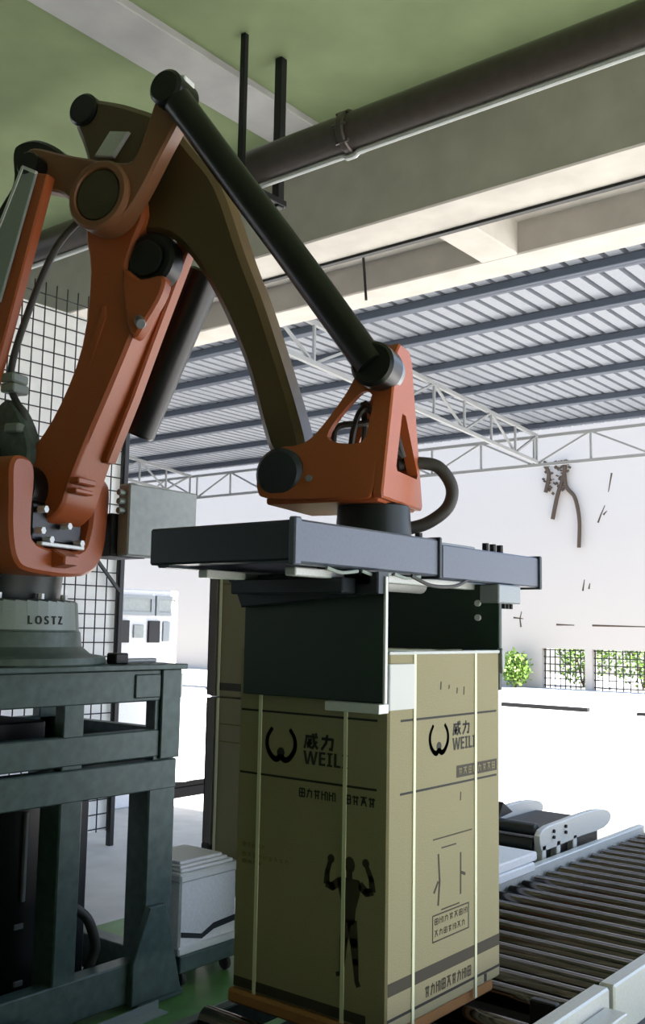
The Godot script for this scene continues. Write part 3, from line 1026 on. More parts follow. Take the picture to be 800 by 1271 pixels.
func emblem(b: MB, x: float, y: float, w: float, h: float) -> void:            # two raised arms curving up from a small head
	for m in [0, 1]:
		var l := []
		for q in [[0.22, 1.0], [0.07, 0.72], [0.06, 0.40], [0.20, 0.12], [0.36, 0.02], [0.48, 0.12]]:
			l.append(Vector2(x + w * (q[0] if m == 0 else 1.0 - q[0]), y + h * q[1]))
		b.stroke(spline(l, 5), w * 0.09, 0.0008, w * 0.15)
	b.disc(Vector2(x + w * 0.5, y + h * 0.25), w * 0.12)

func word_on(parent: Node3D, text: String, face: Transform3D, x0: float, x1: float, y0: float, y1: float, called: String) -> void:
	var font := SystemFont.new()
	font.font_names = PackedStringArray(["Droid Sans"])
	font.font_weight = 700
	var tm := TextMesh.new()
	tm.text = text
	tm.font = font
	tm.font_size = 48
	tm.pixel_size = 0.01
	tm.depth = 0.1
	var bb := tm.get_aabb()
	var s := Vector3((x1 - x0) / bb.size.x, (y1 - y0) / bb.size.y, 0.01)
	var off := Vector3(x0 - bb.position.x * s.x, y0 - bb.position.y * s.y, 0.0005)
	var top := parent
	while top.get_parent() != self:
		top = top.get_parent()
	put(tm, called, M.ink, parent, top.transform.affine_inverse() * face * Transform3D(Basis.from_scale(s), off))

func carton() -> void:
	var C := thing("carton", "tall strapped cardboard appliance carton clamped in the gripper jaws, printed with bent-arm emblems", "carton", Vector3(2.70, 0.342, -1.9425))
	var lo := Vector3(2.375, 0.385, -2.235)
	var hi := Vector3(3.022, 1.432, -1.65)
	var b := inside(C)
	b.box(lo, hi, 0.006)
	var body := part(b, "box", M.cardboard, C, 20.0)
	b = inside(C)
	b.box(Vector3(2.362, 0.342, -2.245), Vector3(3.0, 0.384, -1.662), 0.008)
	tag(part(b, "base_tray", M.cardboard_brown, C), "brown base tray under the box")
	# top flaps meeting in a taped seam
	b = inside(C)
	b.box(Vector3(2.385, 1.4315, -1.975), Vector3(3.012, 1.4335, -1.91))
	part(b, "tape", M.strap, body)
	b = inside(C)
	b.box(Vector3(2.372, 1.426, -1.70), Vector3(3.02, 1.436, -1.646), 0.002)
	part(b, "top_edge_film", M.film, body)
	# straps
	for z in [-2.141, -1.803]:
		b = inside(C)
		var w := 0.0065
		b.box(Vector3(lo.x - 0.003, 0.36, z - w), Vector3(lo.x + 0.001, hi.y + 0.003, z + w))
		b.box(Vector3(lo.x - 0.003, hi.y - 0.001, z - w), Vector3(hi.x + 0.003, hi.y + 0.003, z + w))
		b.box(Vector3(hi.x - 0.001, 0.36, z - w), Vector3(hi.x + 0.003, hi.y + 0.003, z + w))
		part(b, "strap", M.strap, C)
	for x in [2.506, 2.862]:
		b = inside(C)
		var w := 0.0065
		b.box(Vector3(x - w, 0.36, hi.z - 0.001), Vector3(x + w, hi.y + 0.003, hi.z + 0.003))
		b.box(Vector3(x - w, hi.y - 0.001, lo.z - 0.003), Vector3(x + w, hi.y + 0.004, hi.z + 0.003))
		b.box(Vector3(x - w, 0.36, lo.z - 0.003), Vector3(x + w, hi.y + 0.003, lo.z + 0.001))
		part(b, "strap", M.strap, C)
	# film pad at the near top corner, curled rubber at the far one
	b = inside(C)
	b.box(Vector3(2.366, 1.268, -1.652), Vector3(2.50, 1.40, -1.643), 0.002)
	b.box(Vector3(2.366, 1.268, -1.70), Vector3(2.374, 1.40, -1.643), 0.002)
	tag(part(b, "corner_pad", M.film, C), "milky film pad folded round the near top corner")
	b = inside(C)
	b.prism(smooth_poly([3.024, 1.438, 3.04, 1.436, 3.046, 1.40, 3.038, 1.365, 3.03, 1.36, 3.026, 1.39], 3), -1.66, -1.64, 0.002)
	part(b, "corner_clip", M.grey_metal, C)

	# ---- print on the face towards the camera's left: u runs along +Z
	var FL := Transform3D(Basis(Vector3(0, 0, 1), Vector3(0, 1, 0), Vector3(-1, 0, 0)), Vector3(lo.x, 0, 0))
	var FR := Transform3D(Basis(Vector3(1, 0, 0), Vector3(0, 1, 0), Vector3(0, 0, 1)), Vector3(0, 0, hi.z))
	var inv := C.transform.affine_inverse()
	for y in [1.2375, 1.0425]:
		b = MB.new(); b.xf = inv * FL
		b.stroke([Vector2(-2.223, y), Vector2(-1.69, y)], 0.0065)
		part(b, "printed_line", M.ink, body, 0)
	b = MB.new(); b.xf = inv * FL
	emblem(b, -2.118, 1.092, 0.128, 0.096)
	part(b, "printed_emblem", M.ink, body, 0)
	b = MB.new(); b.xf = inv * FL
	weili(b, -1.962, 1.136, 0.056, 0.048, 0.0085)
	part(b, "printed_characters", M.ink, body, 0)
	word_on(body, "WEILI", FL, -1.963, -1.795, 1.091, 1.131, "printed_word")
	b = MB.new(); b.xf = inv * FL
	var kinds := [0, 4, 1, 2, 2, -1, 0, 1, 3, 1]
	for i in kinds.size():
		if kinds[i] >= 0:
			glyph(b, -1.978 + i * 0.0288, 0.991, 0.025, 0.029, kinds[i], 0.0042)
		else:
			part(b, "printed_slogan", M.ink, body, 0)
			b = MB.new(); b.xf = inv * FL
	part(b, "printed_slogan", M.ink, body, 0)
	b = MB.new(); b.xf = inv * FL
	for i in 5:
		glyph(b, -2.205 + i * 0.020, 0.815, 0.016, 0.014, i % 5, 0.002)
	for i in 9:
		glyph(b, -2.205 + i * 0.022, 0.785, 0.017, 0.014, (i * 3) % 5, 0.002)
	for i in 4:
		glyph(b, -2.205 + i * 0.022, 0.765, 0.017, 0.012, (i * 2) % 5, 0.002)
	part(b, "printed_small_text", M.ink_faint, body, 0)
	# the flexing figure
	b = MB.new(); b.xf = inv * FL
	b.disc(Vector2(-1.782, 0.822), 0.019, 0.0008, 1.25)
	b.stroke([Vector2(-1.782, 0.805), Vector2(-1.782, 0.78)], 0.02)
	b.prism(pv([-1.826, 0.775, -1.815, 0.785, -1.748, 0.785, -1.738, 0.775, -1.745, 0.745, -1.758, 0.70, -1.762, 0.66, -1.80, 0.66, -1.806, 0.70, -1.82, 0.745]), 0.0, 0.0008)
	b.stroke([Vector2(-1.815, 0.772), Vector2(-1.845, 0.752), Vector2(-1.868, 0.757)], 0.026, 0.0008, 0.02)
	b.stroke([Vector2(-1.866, 0.755), Vector2(-1.864, 0.79), Vector2(-1.852, 0.824)], 0.022, 0.0008, 0.014)
	b.disc(Vector2(-1.850, 0.830), 0.0125)
	b.stroke([Vector2(-1.745, 0.772), Vector2(-1.722, 0.755), Vector2(-1.698, 0.762)], 0.026, 0.0008, 0.02)
	b.stroke([Vector2(-1.70, 0.760), Vector2(-1.705, 0.795), Vector2(-1.722, 0.828)], 0.022, 0.0008, 0.014)
	b.disc(Vector2(-1.725, 0.835), 0.0125)
	b.stroke([Vector2(-1.79, 0.67), Vector2(-1.80, 0.61), Vector2(-1.803, 0.56), Vector2(-1.808, 0.515)], 0.036, 0.0008, 0.014)
	b.stroke([Vector2(-1.806, 0.518), Vector2(-1.826, 0.512)], 0.012)
	b.stroke([Vector2(-1.772, 0.67), Vector2(-1.763, 0.61), Vector2(-1.757, 0.56), Vector2(-1.752, 0.505)], 0.036, 0.0008, 0.014)
	b.stroke([Vector2(-1.752, 0.508), Vector2(-1.745, 0.494)], 0.016)
	part(b, "printed_figure", M.ink_brown, body, 0)
	b = MB.new(); b.xf = inv * FL
	b.prism(pv([-2.228, 0.392, -1.72, 0.392, -1.72, 0.422, -2.228, 0.422]), 0.0, 0.0008)
	part(b, "printed_stripe", M.ink_brown, body, 0)

	# ---- print on the other face: u runs along +X
	for y in [1.236, 1.028]:
		b = MB.new(); b.xf = inv * FR
		b.stroke([Vector2(2.435, y), Vector2(3.0, y)], 0.0065)
		part(b, "printed_line", M.ink, body, 0)
	b = MB.new(); b.xf = inv * FR
	emblem(b, 2.586, 1.126, 0.115, 0.086)
	part(b, "printed_emblem", M.ink, body, 0)
	b = MB.new(); b.xf = inv * FR
	weili(b, 2.723, 1.173, 0.05, 0.044, 0.007)
	part(b, "printed_characters", M.ink, body, 0)
	word_on(body, "WEILI", FR, 2.722, 2.862, 1.129, 1.167, "printed_word")
	b = MB.new(); b.xf = inv * FR
	b.prism(pv([2.746, 1.043, 3.003, 1.043, 3.003, 1.08, 2.746, 1.08]), 0.0, 0.0006)
	part(b, "printed_panel", M.ink_brown, body, 0)
	b = MB.new(); b.xf = inv * FR
	for i in 8:
		glyph(b, 2.757 + i * 0.03, 1.05, 0.022, 0.023, (i * 2 + 1) % 5, 0.003)
	b.xf = b.xf * Transform3D(Basis.IDENTITY, Vector3(0, 0, 0.0005))
	part(b, "printed_panel_text", M.cardboard, body, 0).position = inv.basis * Vector3(0, 0, 0.0006)
	b = MB.new(); b.xf = inv * FR
	for q in [[2.652, 1.33, 0.012], [2.70, 1.325, 0.006], [2.748, 1.312, 0.009], [2.79, 1.31, 0.013], [2.77, 0.985, 0.013]]:
		b.stroke([Vector2(q[0], q[1] - q[2]), Vector2(q[0] + 0.002, q[1] + q[2])], 0.005)
	part(b, "printed_marks", M.ink_brown, body, 0)
	# handling symbol: box between two arrows, frame, and warning lines
	b = MB.new(); b.xf = inv * FR
	b.stroke([Vector2(2.612, 0.875), Vector2(2.84, 0.875)], 0.004)
	b.stroke([Vector2(2.66, 0.845), Vector2(2.745, 0.845)], 0.004)
	b.stroke([Vector2(2.66, 0.665), Vector2(2.765, 0.665)], 0.004)
	b.stroke([Vector2(2.642, 0.83), Vector2(2.65, 0.75), Vector2(2.642, 0.68)], 0.008)
	b.stroke([Vector2(2.642, 0.75), Vector2(2.618, 0.72)], 0.008)
	b.stroke([Vector2(2.772, 0.815), Vector2(2.772, 0.69)], 0.007)
	b.stroke([Vector2(2.772, 0.755), Vector2(2.80, 0.745)], 0.009)
	b.stroke([Vector2(2.612, 0.58), Vector2(2.82, 0.58), Vector2(2.82, 0.655), Vector2(2.612, 0.655), Vector2(2.612, 0.58)], 0.004)
	for i in 7:
		glyph(b, 2.622 + i * 0.028, 0.626, 0.022, 0.02, (i * 2) % 5, 0.0026)
		glyph(b, 2.622 + i * 0.026, 0.592, 0.02, 0.02, (i + 3) % 5, 0.0022)
	part(b, "printed_handling_mark", M.ink_brown, body, 0)
	b = MB.new(); b.xf = inv * FR
	b.prism(pv([2.382, 0.485, 3.016, 0.485, 3.016, 0.52, 2.382, 0.52]), 0.0, 0.0008)
	part(b, "printed_stripe", M.ink_brown, body, 0)
	b = MB.new(); b.xf = inv * FR
	b.stroke([Vector2(2.38, 0.421), Vector2(3.018, 0.421)], 0.008)
	part(b, "printed_line", M.ink, body, 0)
	b = MB.new(); b.xf = inv * FR
	for i in 9:
		glyph(b, 2.572 + i * 0.03, 0.433, 0.024, 0.034, (i * 3 + 1) % 5, 0.0045)
	part(b, "printed_bottom_text", M.ink_brown, body, 0)
	b = MB.new(); b.xf = inv * FR
	b.stroke([Vector2(2.925, 0.416), Vector2(2.925, 0.392)], 0.016)
	part(b, "hand_slot", M.ink, body, 0)


# ------------------------------------------------------------------ roller conveyor
func conveyor() -> void:
	var V := thing("roller_conveyor", "roller conveyor of close steel rollers running right of the carton", "conveyor", Vector3(4.5, 0, -1.83))
	var b := inside(V)
	b.box(Vector3(3.75, 0.24, -2.33), Vector3(10.2, 0.372, -2.285), 0.004)
	part(b, "side_rail", M.rail_steel, V)
	b = inside(V)
	b.box(Vector3(2.0, 0.20, -2.33), Vector3(3.75, 0.30, -2.285), 0.004)
	part(b, "side_rail", M.stand_green, V)
	b = inside(V)
	b.box(Vector3(1.9, 0.20, -1.40), Vector3(3.18, 0.378, -1.345), 0.006)
	part(b, "side_rail", M.rail_steel, V)
	b = inside(V)
	b.box(Vector3(3.22, 0.20, -1.40), Vector3(10.2, 0.372, -1.345), 0.006)
	part(b, "side_rail", M.rail_steel, V)
	b = MB.new()
	b.cyl(Vector3(0, 0, -0.432), Vector3(0, 0, 0.432), 0.0375, -1, 20, 0.004)
	var roller := b.mesh()
	var x := 3.085
	while x < 10.1:
		put(roller, "roller", M.roller_steel, V, Transform3D(Basis.IDENTITY, Vector3(x - 4.5, 0.303, 0.0 - 0.01)))
		x += 0.13
	for xx in [2.04, 2.30, 2.565, 2.828]:
		put(roller, "roller", M.roller_steel, V, Transform3D(Basis.IDENTITY, Vector3(xx - 4.5, 0.303, 0.0 - 0.01)))
	for xx in [2.1, 3.0, 4.6, 6.2, 7.8, 9.4]:
		for z in [-2.31, -1.37]:
			b = inside(V)
			b.box(Vector3(xx - 0.03, -0.003, z - 0.025), Vector3(xx + 0.03, 0.24, z + 0.025), 0.003)
			part(b, "leg", M.stand_green, V)
	b = inside(V)                                                      # black divider plate in the gap before the carton
	b.box(Vector3(2.93, 0.20, -1.50), Vector3(2.96, 0.375, -1.41), 0.004)
	part(b, "divider", M.black_steel, V)
	b = inside(V)
	b.box(Vector3(2.0, 0.16, -2.27), Vector3(10.1, 0.19, -1.405), 0.004)  # black sheet put in for the dark shade under the rollers
	part(b, "shade_sheet", M.black_steel, V)
	b = inside(V)
	b.box(Vector3(2.93, 0.30, -1.345), Vector3(3.14, 0.33, -1.27), 0.004)
	part(b, "bracket", M.rail_steel, V)

	# transfer unit standing on the far rail
	var T := thing("transfer_unit", "white bracketed transfer unit with a curved guard beside the rollers", "conveyor unit", Vector3(5.1, 0.30, -2.5))
	for zz in [[-2.38, -2.345], [-2.80, -2.765]]:
		b = inside(T)
		b.xf = b.xf
		b.prism(smooth_poly([4.72, 0.42, 4.80, 0.40, 5.2, 0.41, 5.5, 0.41, 5.60, 0.45, 5.56, 0.50, 5.35, 0.525, 5.0, 0.52, 4.74, 0.505], 3), zz[0], zz[1], 0.004)
		part(b, "side_plate", M.rail_steel, T)
	for xx in [4.735, 4.90, 5.10]:
		b = inside(T)
		b.box(Vector3(xx, 0.02, -2.40), Vector3(xx + 0.045, 0.43, -2.345), 0.004)
		part(b, "leg", M.rail_steel, T)
		b = inside(T)
		b.box(Vector3(xx, 0.0, -2.80), Vector3(xx + 0.045, 0.43, -2.75), 0.004)
		part(b, "leg", M.rail_steel, T)
	b = inside(T)
	b.box(Vector3(4.75, 0.28, -2.765), Vector3(5.5, 0.46, -2.38), 0.01)
	part(b, "housing", M.black_steel, T)
	for k in 3:
		b = inside(T)
		b.cyl(Vector3(4.72 + 0.02 * k, 0.36 + 0.07 * k, -2.80), Vector3(4.72 + 0.02 * k, 0.36 + 0.07 * k, -2.39), 0.032, -1, 14, 0.004)
		part(b, "bar", M.dark_metal, T)
	for q in [[4.86, 0.455], [4.86, 0.485], [5.0, 0.46], [5.0, 0.49]]:
		b = inside(T)
		b.cyl(Vector3(q[0], q[1], -2.35), Vector3(q[0], q[1], -2.335), 0.009, -1, 8)
		part(b, "bolt", M.black_steel, T)
	b = inside(T)
	b.prism(pv([4.78, 0.52, 4.95, 0.535, 4.84, 0.60]), -2.66, -2.62, 0.003)
	part(b, "fin", M.black_steel, T)
	for k in 2:
		b = MB.new()
		b.box(Vector3(3.9 + 0.03 * k, 0.3725 + k * 0.042, -2.74), Vector3(4.45 + 0.04 * k, 0.414 + k * 0.042, -2.24 - 0.01 * k), 0.006)
		solo(b, "board", M.board_white, ["thick white board lying on the conveyor rail beside the carton, under the other board", "white board lying on top of the other white board beside the carton"][k], "board")


# ------------------------------------------------------------------ the green steel stand under the robot
func stand() -> void:
	var S := thing("robot_stand", "dark green welded steel stand carrying the orange robot", "stand", Vector3(2.25, 0, -3.55))
	var x0 := 1.62
	var x1 := 2.945
	var zf := -3.12
	var zb := -3.98
	var b := inside(S)
	b.box(Vector3(x0 - 0.02, 1.318, zb - 0.03), Vector3(x1 + 0.02, 1.34, zf + 0.03), 0.003)
	part(b, "top_plate", M.stand_green, S)
	for q in [[1.19, 1.318, 0.055], [0.965, 1.075, 0.06], [0.83, 0.95, 0.07], [0.03, 0.18, 0.08]]:
		for z in [zf, zb]:
			b = inside(S)
			var zz: float = z - q[2] if z == zf else z
			b.box(Vector3(x0, q[0], zz), Vector3(x1, q[1], zz + q[2]), 0.005)
			part(b, "cross_beam", M.stand_green, S)
		for x in [x0, x1 - q[2]]:
			b = inside(S)
			b.box(Vector3(x, q[0] + 0.004, zb + 0.06), Vector3(x + q[2], q[1] - 0.004, zf - 0.06), 0.004)
			part(b, "side_beam", M.stand_green, S)
	for x in [x0, 1.95, 2.365, 2.815]:                                 # upper posts
		b = inside(S)
		b.box(Vector3(x, 0.95, zf - 0.06), Vector3(x + 0.095, 1.32, zf - 0.004), 0.004)
		part(b, "post", M.stand_green, S)
	b = inside(S)
	b.box(Vector3(2.84, 0.955, zf - 0.03), Vector3(2.948, 1.318, zf + 0.012), 0.004)
	part(b, "post", M.stand_green, S)
	b = inside(S)
	b.box(Vector3(1.70, 0.962, -3.62), Vector3(2.40, 1.125, -3.28), 0.006)
	tag(part(b, "terminal_box", M.black_steel, S), "black box lying in the upper bay")
	for x in [x0, 2.83]:
		b = inside(S)
		b.box(Vector3(x, 0.95, zb + 0.004), Vector3(x + 0.095, 1.32, zb + 0.06), 0.004)
		part(b, "post", M.stand_green, S)
	for q in [[x0, 0.12], [2.365, 0.105], [2.80, 0.145]]:
		b = inside(S)
		b.box(Vector3(q[0], 0.02, zf - 0.13), Vector3(q[0] + q[1], 0.84, zf - 0.003), 0.006)
		part(b, "leg", M.stand_green, S)
	for q in [[x0, 0.12], [2.82, 0.12]]:
		b = inside(S)
		b.box(Vector3(q[0], 0.02, zb + 0.003), Vector3(q[0] + q[1], 0.84, zb + 0.13), 0.006)
		part(b, "leg", M.stand_green, S)
	for z in [zf - 0.07, zb + 0.07]:
		for x in [x0 + 0.06, 2.88]:
			b = inside(S)
			b.box(Vector3(x - 0.12, 0.0, z - 0.10), Vector3(x + 0.125, 0.022, z + 0.09), 0.003)
			part(b, "foot_plate", M.stand_green, S)
	b = inside(S)
	b.prism(pv([2.80, 0.38, 2.888, 0.38, 2.985, 0.022, 2.72, 0.022, 2.72, 0.18]), zf - 0.002, zf + 0.03, 0.004)
	part(b, "gusset", M.stand_green, S)
	b = inside(S)
	b.box(Vector3(2.945, 1.20, zf + 0.0), Vector3(2.955, 1.30, zf + 0.01))
	part(b, "edge_clip", M.rail_steel, S)
	b = inside(S)
	b.box(Vector3(2.70, 1.205, zf - 0.02), Vector3(2.835, 1.30, zf + 0.008), 0.004)
	part(b, "pad_plate", M.stand_green, S)

	var c := thing("connector", "black cable connector lying on the stand top beside the robot base", "connector", Vector3(2.66, 1.34, -3.19))
	b = inside(c)
	b.box(Vector3(2.63, 1.34, -3.22), Vector3(2.70, 1.385, -3.16), 0.006)
	part(b, "plug", M.black_steel, c)
	b = inside(c)
	b.box(Vector3(2.70, 1.345, -3.21), Vector3(2.86, 1.362, -3.17), 0.004)
	part(b, "lead", M.grey_metal, c)

	# dark cabinet and duct inside the lower bay
	var k := thing("control_cabinet", "black control cabinet standing inside the left bay of the green stand", "cabinet", Vector3(2.05, 0, -3.55))
	b = inside(k)
	b.box(Vector3(1.78, 0.0, -3.82), Vector3(2.475, 0.80, -3.36), 0.008)
	part(b, "body", M.black_steel, k)
	b = inside(k)
	b.box(Vector3(1.80, 0.03, -3.365), Vector3(2.46, 0.785, -3.352), 0.004)
	var dr := part(b, "door", M.black_gloss, k)
	b = inside(k)
	b.box(Vector3(2.372, 0.44, -3.354), Vector3(2.388, 0.775, -3.338), 0.003)
	tag(part(b, "handle", M.grey_metal, dr), "long pale handle strip")
	for q in [[2.35, 0.34], [2.20, 0.345], [2.20, 0.22], [2.36, 0.13]]:
		b = inside(k)
		b.box(Vector3(q[0], q[1], -3.354), Vector3(q[0] + 0.04, q[1] + 0.02, -3.345), 0.002)
		part(b, "latch", M.grey_metal, dr)
	b = MB.new()
	b.box(Vector3(2.56, 0.0, -3.50), Vector3(2.645, 0.83, -3.30), 0.006)
	solo(b, "duct", M.frame_dark, "dark blue vertical cable duct in the middle bay of the stand", "duct")
	b = MB.new()
	b.tube(spline([Vector3(2.52, 0.42, -3.24), Vector3(2.59, 0.36, -3.22), Vector3(2.635, 0.26, -3.22), Vector3(2.63, 0.19, -3.23), Vector3(2.57, 0.03, -3.26)], 6), 0.02, 10)
	solo(b, "hose", M.rubber, "black hose bending down in the middle bay of the stand", "hose")

	b = MB.new()
	b.box(Vector3(1.75, 0.0, -3.09), Vector3(2.25, 0.115, -2.95), 0.008)
	solo(b, "step_block", M.stand_green, "low dark green step block on the floor before the left end of the stand", "step")
	# angle irons on the floor before the stand
	for q in [
		[Vector3(2.30, 0.018, -3.00), Vector3(2.82, 0.018, -3.02), "steel angle bar lying on the floor along the stand's foot"],
		[Vector3(2.50, 0.018, -2.965), Vector3(2.46, 0.018, -2.85), "short steel angle bar lying crosswise before the stand"],
		[Vector3(2.45, 0.022, -2.78), Vector3(3.0, 0.022, -2.80), "pale steel angle bar lying between stand and carton"]]:
		b = MB.new()
		var d: Vector3 = (q[1] - q[0]).normalized()
		b.xf = Transform3D(Basis(d.cross(Vector3.UP).normalized(), Vector3.UP, -d), q[0])
		b.prism(pv([-0.03, -q[0].y, 0.03, -q[0].y, 0.03, -q[0].y + 0.006, -0.024, -q[0].y + 0.006, -0.024, q[0].y, -0.03, q[0].y]), -(q[1] - q[0]).length(), 0.0)
		solo(b, "angle_bar", M.base_plate, q[2], "angle bar")


# ------------------------------------------------------------------ what stands behind
func back_things() -> void:
	var b: MB
	# two stacked cartons behind
	for k in 2:
		var y0: float = [0.36, 1.17][k]
		var y1: float = [1.165, 1.90][k]
		var K := thing("carton", ["cardboard carton with corner boards, lower of two stacked behind the clamped carton", "cardboard carton with a dark bottom stripe, upper of two stacked behind the clamped carton"][k], "carton", Vector3(3.72, y0, -3.05), "cartons stacked behind")
		b = inside(K)
		b.box(Vector3(3.42, y0, -3.42), Vector3(3.88, y1, -2.88), 0.006)
		var bd := part(b, "box", M.cardboard, K, 20.0)
		b = inside(K)
		b.box(Vector3(3.412, y0 + 0.005, -3.428), Vector3(3.425, y1 - 0.003, -3.375), 0.002)
		b.box(Vector3(3.412, y0 + 0.005, -3.428), Vector3(3.47, y1 - 0.003, -3.418), 0.002)
		part(b, "corner_board", M.corner_board, K)
		for z in [-3.355, -2.98]:
			b = inside(K)
			b.box(Vector3(3.416, y0 + 0.002, z - 0.007), Vector3(3.422, y1, z + 0.007))
			part(b, "strap", M.strap, K)
		var inv := K.transform.affine_inverse() * Transform3D(Basis(Vector3(0, 0, 1), Vector3(0, 1, 0), Vector3(-1, 0, 0)), Vector3(3.42, 0, 0))
		b = MB.new(); b.xf = inv
		b.prism(pv([-3.36, y0 + 0.03, -2.89, y0 + 0.03, -2.89, y0 + 0.065, -3.36, y0 + 0.065]), 0.0, 0.0008)
		part(b, "printed_stripe", M.ink_brown, bd, 0)
		b = MB.new(); b.xf = inv
		b.stroke([Vector2(-3.34, y1 - 0.12), Vector2(-2.89, y1 - 0.12)], 0.006)
		b.stroke([Vector2(-3.34, y1 - 0.2), Vector2(-2.89, y1 - 0.2)], 0.006)
		part(b, "printed_line", M.ink_faint, bd, 0)
		if k == 0:
			b = inside(K)
			b.box(Vector3(3.405, y0 + 0.002, -3.435), Vector3(3.45, y0 + 0.14, -3.37), 0.012)
			part(b, "corner_shoe", M.black_steel, K)
	var P := thing("platform", "low grey steel platform carrying the two stacked cartons", "platform", Vector3(3.75, 0, -3.05))
	b = inside(P)
	b.box(Vector3(3.40, 0.29, -3.45), Vector3(3.92, 0.358, -2.89), 0.005)
	part(b, "deck", M.grey_metal, P)
	for x in [3.43, 3.85]:
		for z in [-3.41, -2.96]:
			b = inside(P)
			b.box(Vector3(x, 0, z), Vector3(x + 0.05, 0.29, z + 0.05), 0.003)
			part(b, "leg", M.stand_green, P)

	# white crate on a dolly between stand and cartons
	var D := thing("dolly", "low dark green dolly under the white crate", "dolly", Vector3(3.2, 0, -3.28))
	b = inside(D)
	b.box(Vector3(3.02, 0.06, -3.44), Vector3(3.37, 0.13, -3.14), 0.005)
	part(b, "deck", M.stand_green, D)
	for x in [3.06, 3.33]:
		for z in [-3.40, -3.18]:
			b = inside(D)
			b.cyl(Vector3(x - 0.012, 0.03, z), Vector3(x + 0.012, 0.03, z), 0.03, -1, 16, 0.004)
			part(b, "caster", M.rubber, D)
	var W := thing("crate", "white plastic crate with thick rims between the stand and the carton", "crate", Vector3(3.2, 0.13, -3.28))
	b = inside(W)
	b.box(Vector3(3.02, 0.131, -3.44), Vector3(3.36, 0.44, -3.15), 0.008)
	part(b, "body", M.board_white, W)
	b = inside(W)
	b.box(Vector3(3.005, 0.425, -3.455), Vector3(3.375, 0.462, -3.135), 0.008)
	part(b, "upper_rim", M.white_metal, W)
	b = inside(W)
	b.box(Vector3(3.01, 0.131, -3.45), Vector3(3.37, 0.165, -3.14), 0.006)
	part(b, "lower_rim", M.white_metal, W)
	b = inside(W)
	b.prism(pv([3.03, 0.225, 3.15, 0.195, 3.22, 0.225, 3.36, 0.235, 3.36, 0.21, 3.22, 0.20, 3.15, 0.175, 3.03, 0.205]), -3.15, -3.146)
	part(b, "label_band", M.frame_dark, W)
	# loose sheets on the crate
	for k in 3:
		b = MB.new()
		var y := 0.4625 + k * 0.013
		b.box(Vector3(3.03 + 0.01 * k, y, -3.43), Vector3(3.345 - 0.02 * k, y + 0.0125, -3.16 - 0.015 * k), 0.003)
		solo(b, "foam_sheet", M.board_white, ["bottom foam sheet of the three on the white crate", "middle foam sheet of the three on the white crate", "top foam sheet of the three on the white crate"][k], "foam sheet", "", "foam sheets on the crate")

	# safety fence behind the robot, with a white sheet added for the glare beyond
	var F := thing("safety_fence", "tall black wire safety fence behind the robot, with a white sheet added for the glare beyond", "fence", Vector3(3.9, 0, -5.5))
	for k in 17:
		b = inside(F)
		b.cyl(Vector3(3.15 + k * 0.088, 0.1, -5.5), Vector3(3.15 + k * 0.088, 3.77, -5.5), 0.0045, -1, 6)
		part(b, "upright_wire", M.wire, F)
	for k in 38:
		b = inside(F)
		b.cyl(Vector3(3.12, 0.12 + k * 0.0965, -5.508), Vector3(4.58, 0.12 + k * 0.0965, -5.508), 0.0045, -1, 6)
		part(b, "cross_wire", M.wire, F)
	for x in [3.10, 4.595]:
		b = inside(F)
		b.box(Vector3(x - 0.02, -0.004, -5.525), Vector3(x + 0.02, 3.79, -5.485), 0.003)
		part(b, "post", M.black_steel, F)
	b = inside(F)
	b.box(Vector3(3.10, 0.1, -5.54), Vector3(4.59, 3.62, -5.53))  # added sheet giving the overexposed brightness behind the wires
	part(b, "glare_sheet", M.white_sheet, F)
	b = inside(F)
	b.bar(Vector3(4.33, 1.97, -5.48), Vector3(4.58, 1.72, -5.48), 0.02, 0.02)
	part(b, "brace", M.black_steel, F)

	# white machine cabinet further off
	var Q := thing("machine_cabinet", "white machine cabinet with a grey window and black panels seen past the robot base", "cabinet", Vector3(5.8, 0, -6.7))
	b = inside(Q)
	b.box(Vector3(5.30, -0.004, -7.0), Vector3(6.10, 1.80, -6.51), 0.01)
	part(b, "body", M.board_white, Q)
	for q in [[5.44, 5.80], [5.83, 6.07]]:
		b = inside(Q)
		b.xf = b.xf
		b.prism(pv([q[0], 1.58, q[1], 1.58, q[1], 1.75, q[0], 1.75]), -6.512, -6.49, 0.0, [pv([q[0] + 0.03, 1.61, q[1] - 0.03, 1.61, q[1] - 0.03, 1.72, q[0] + 0.03, 1.72])])
		var fr := part(b, "window_frame", M.grey_metal, Q)
		b = inside(Q)
		b.box(Vector3(q[0] + 0.03, 1.61, -6.512), Vector3(q[1] - 0.03, 1.72, -6.50))
		part(b, "pane", M.control_grey, fr)
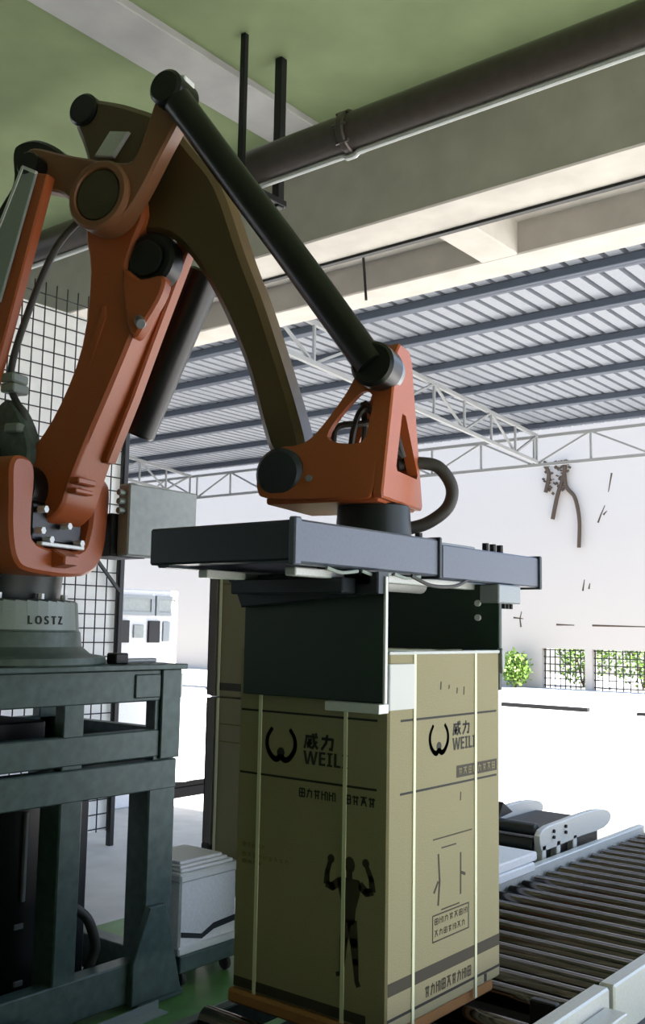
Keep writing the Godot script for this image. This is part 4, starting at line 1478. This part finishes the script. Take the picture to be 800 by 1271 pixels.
	for q in [[5.40, 5.54], [5.75, 5.88]]:
		b = inside(Q)
		b.box(Vector3(q[0], 1.35, -6.512), Vector3(q[1], 1.535, -6.49), 0.004)
		part(b, "black_panel", M.black_steel, Q)
	b = inside(Q)
	b.box(Vector3(5.59, 1.39, -6.512), Vector3(5.70, 1.50, -6.495), 0.004)
	part(b, "screen", M.control_grey, Q)
	b = inside(Q)
	b.box(Vector3(5.92, 1.36, -6.512), Vector3(6.07, 1.53, -6.498), 0.004)
	part(b, "switch_plate", M.grey_metal, Q)

	# plastic-wrapped stack on a black pallet
	var B := thing("pallet", "small black pallet under the plastic-wrapped stack", "pallet", Vector3(6.42, 0, -6.8))
	for z in [-7.0, -6.8, -6.6]:
		b = inside(B)
		b.box(Vector3(6.16, -0.004, z - 0.04), Vector3(6.66, 0.09, z + 0.04))
		part(b, "bearer", M.pallet_black, B)
	b = inside(B)
	b.box(Vector3(6.15, 0.09, -7.06), Vector3(6.69, 0.13, -6.54), 0.004)
	part(b, "deck", M.pallet_black, B)
	b = MB.new()
	b.xf = Transform3D(Basis.IDENTITY, Vector3(6.42, 0.131, -6.8))
	var prof := []
	var nn := 40
	for lv in 13:
		var ring := []
		for a in nn:
			var an := TAU * a / nn
			var r := 0.235 / maxf(absf(cos(an)), absf(sin(an)))
			r = minf(r, 0.29) * (1.0 - 0.03 * lv / 12.0 - (0.25 if lv == 12 else 0.0)) + 0.012 * sin(an * 7.0 + lv * 1.9) + 0.008 * sin(an * 13.0 - lv)
			ring.append(Vector3(cos(an) * r, 0.80 * minf(lv, 11.6) / 11.6, sin(an) * r))
		prof.append(ring)
	for lv in 12:
		for a in nn:
			b.quad(prof[lv][a], prof[lv + 1][a], prof[lv + 1][(a + 1) % nn], prof[lv][(a + 1) % nn])
	for a in range(1, nn - 1):
		b.tri(prof[12][0], prof[12][a + 1], prof[12][a])
		b.tri(prof[0][0], prof[0][a], prof[0][a + 1])
	solo(b, "wrapped_stack", M.wrap, "white plastic-wrapped stack on the small black pallet", "wrapped stack")
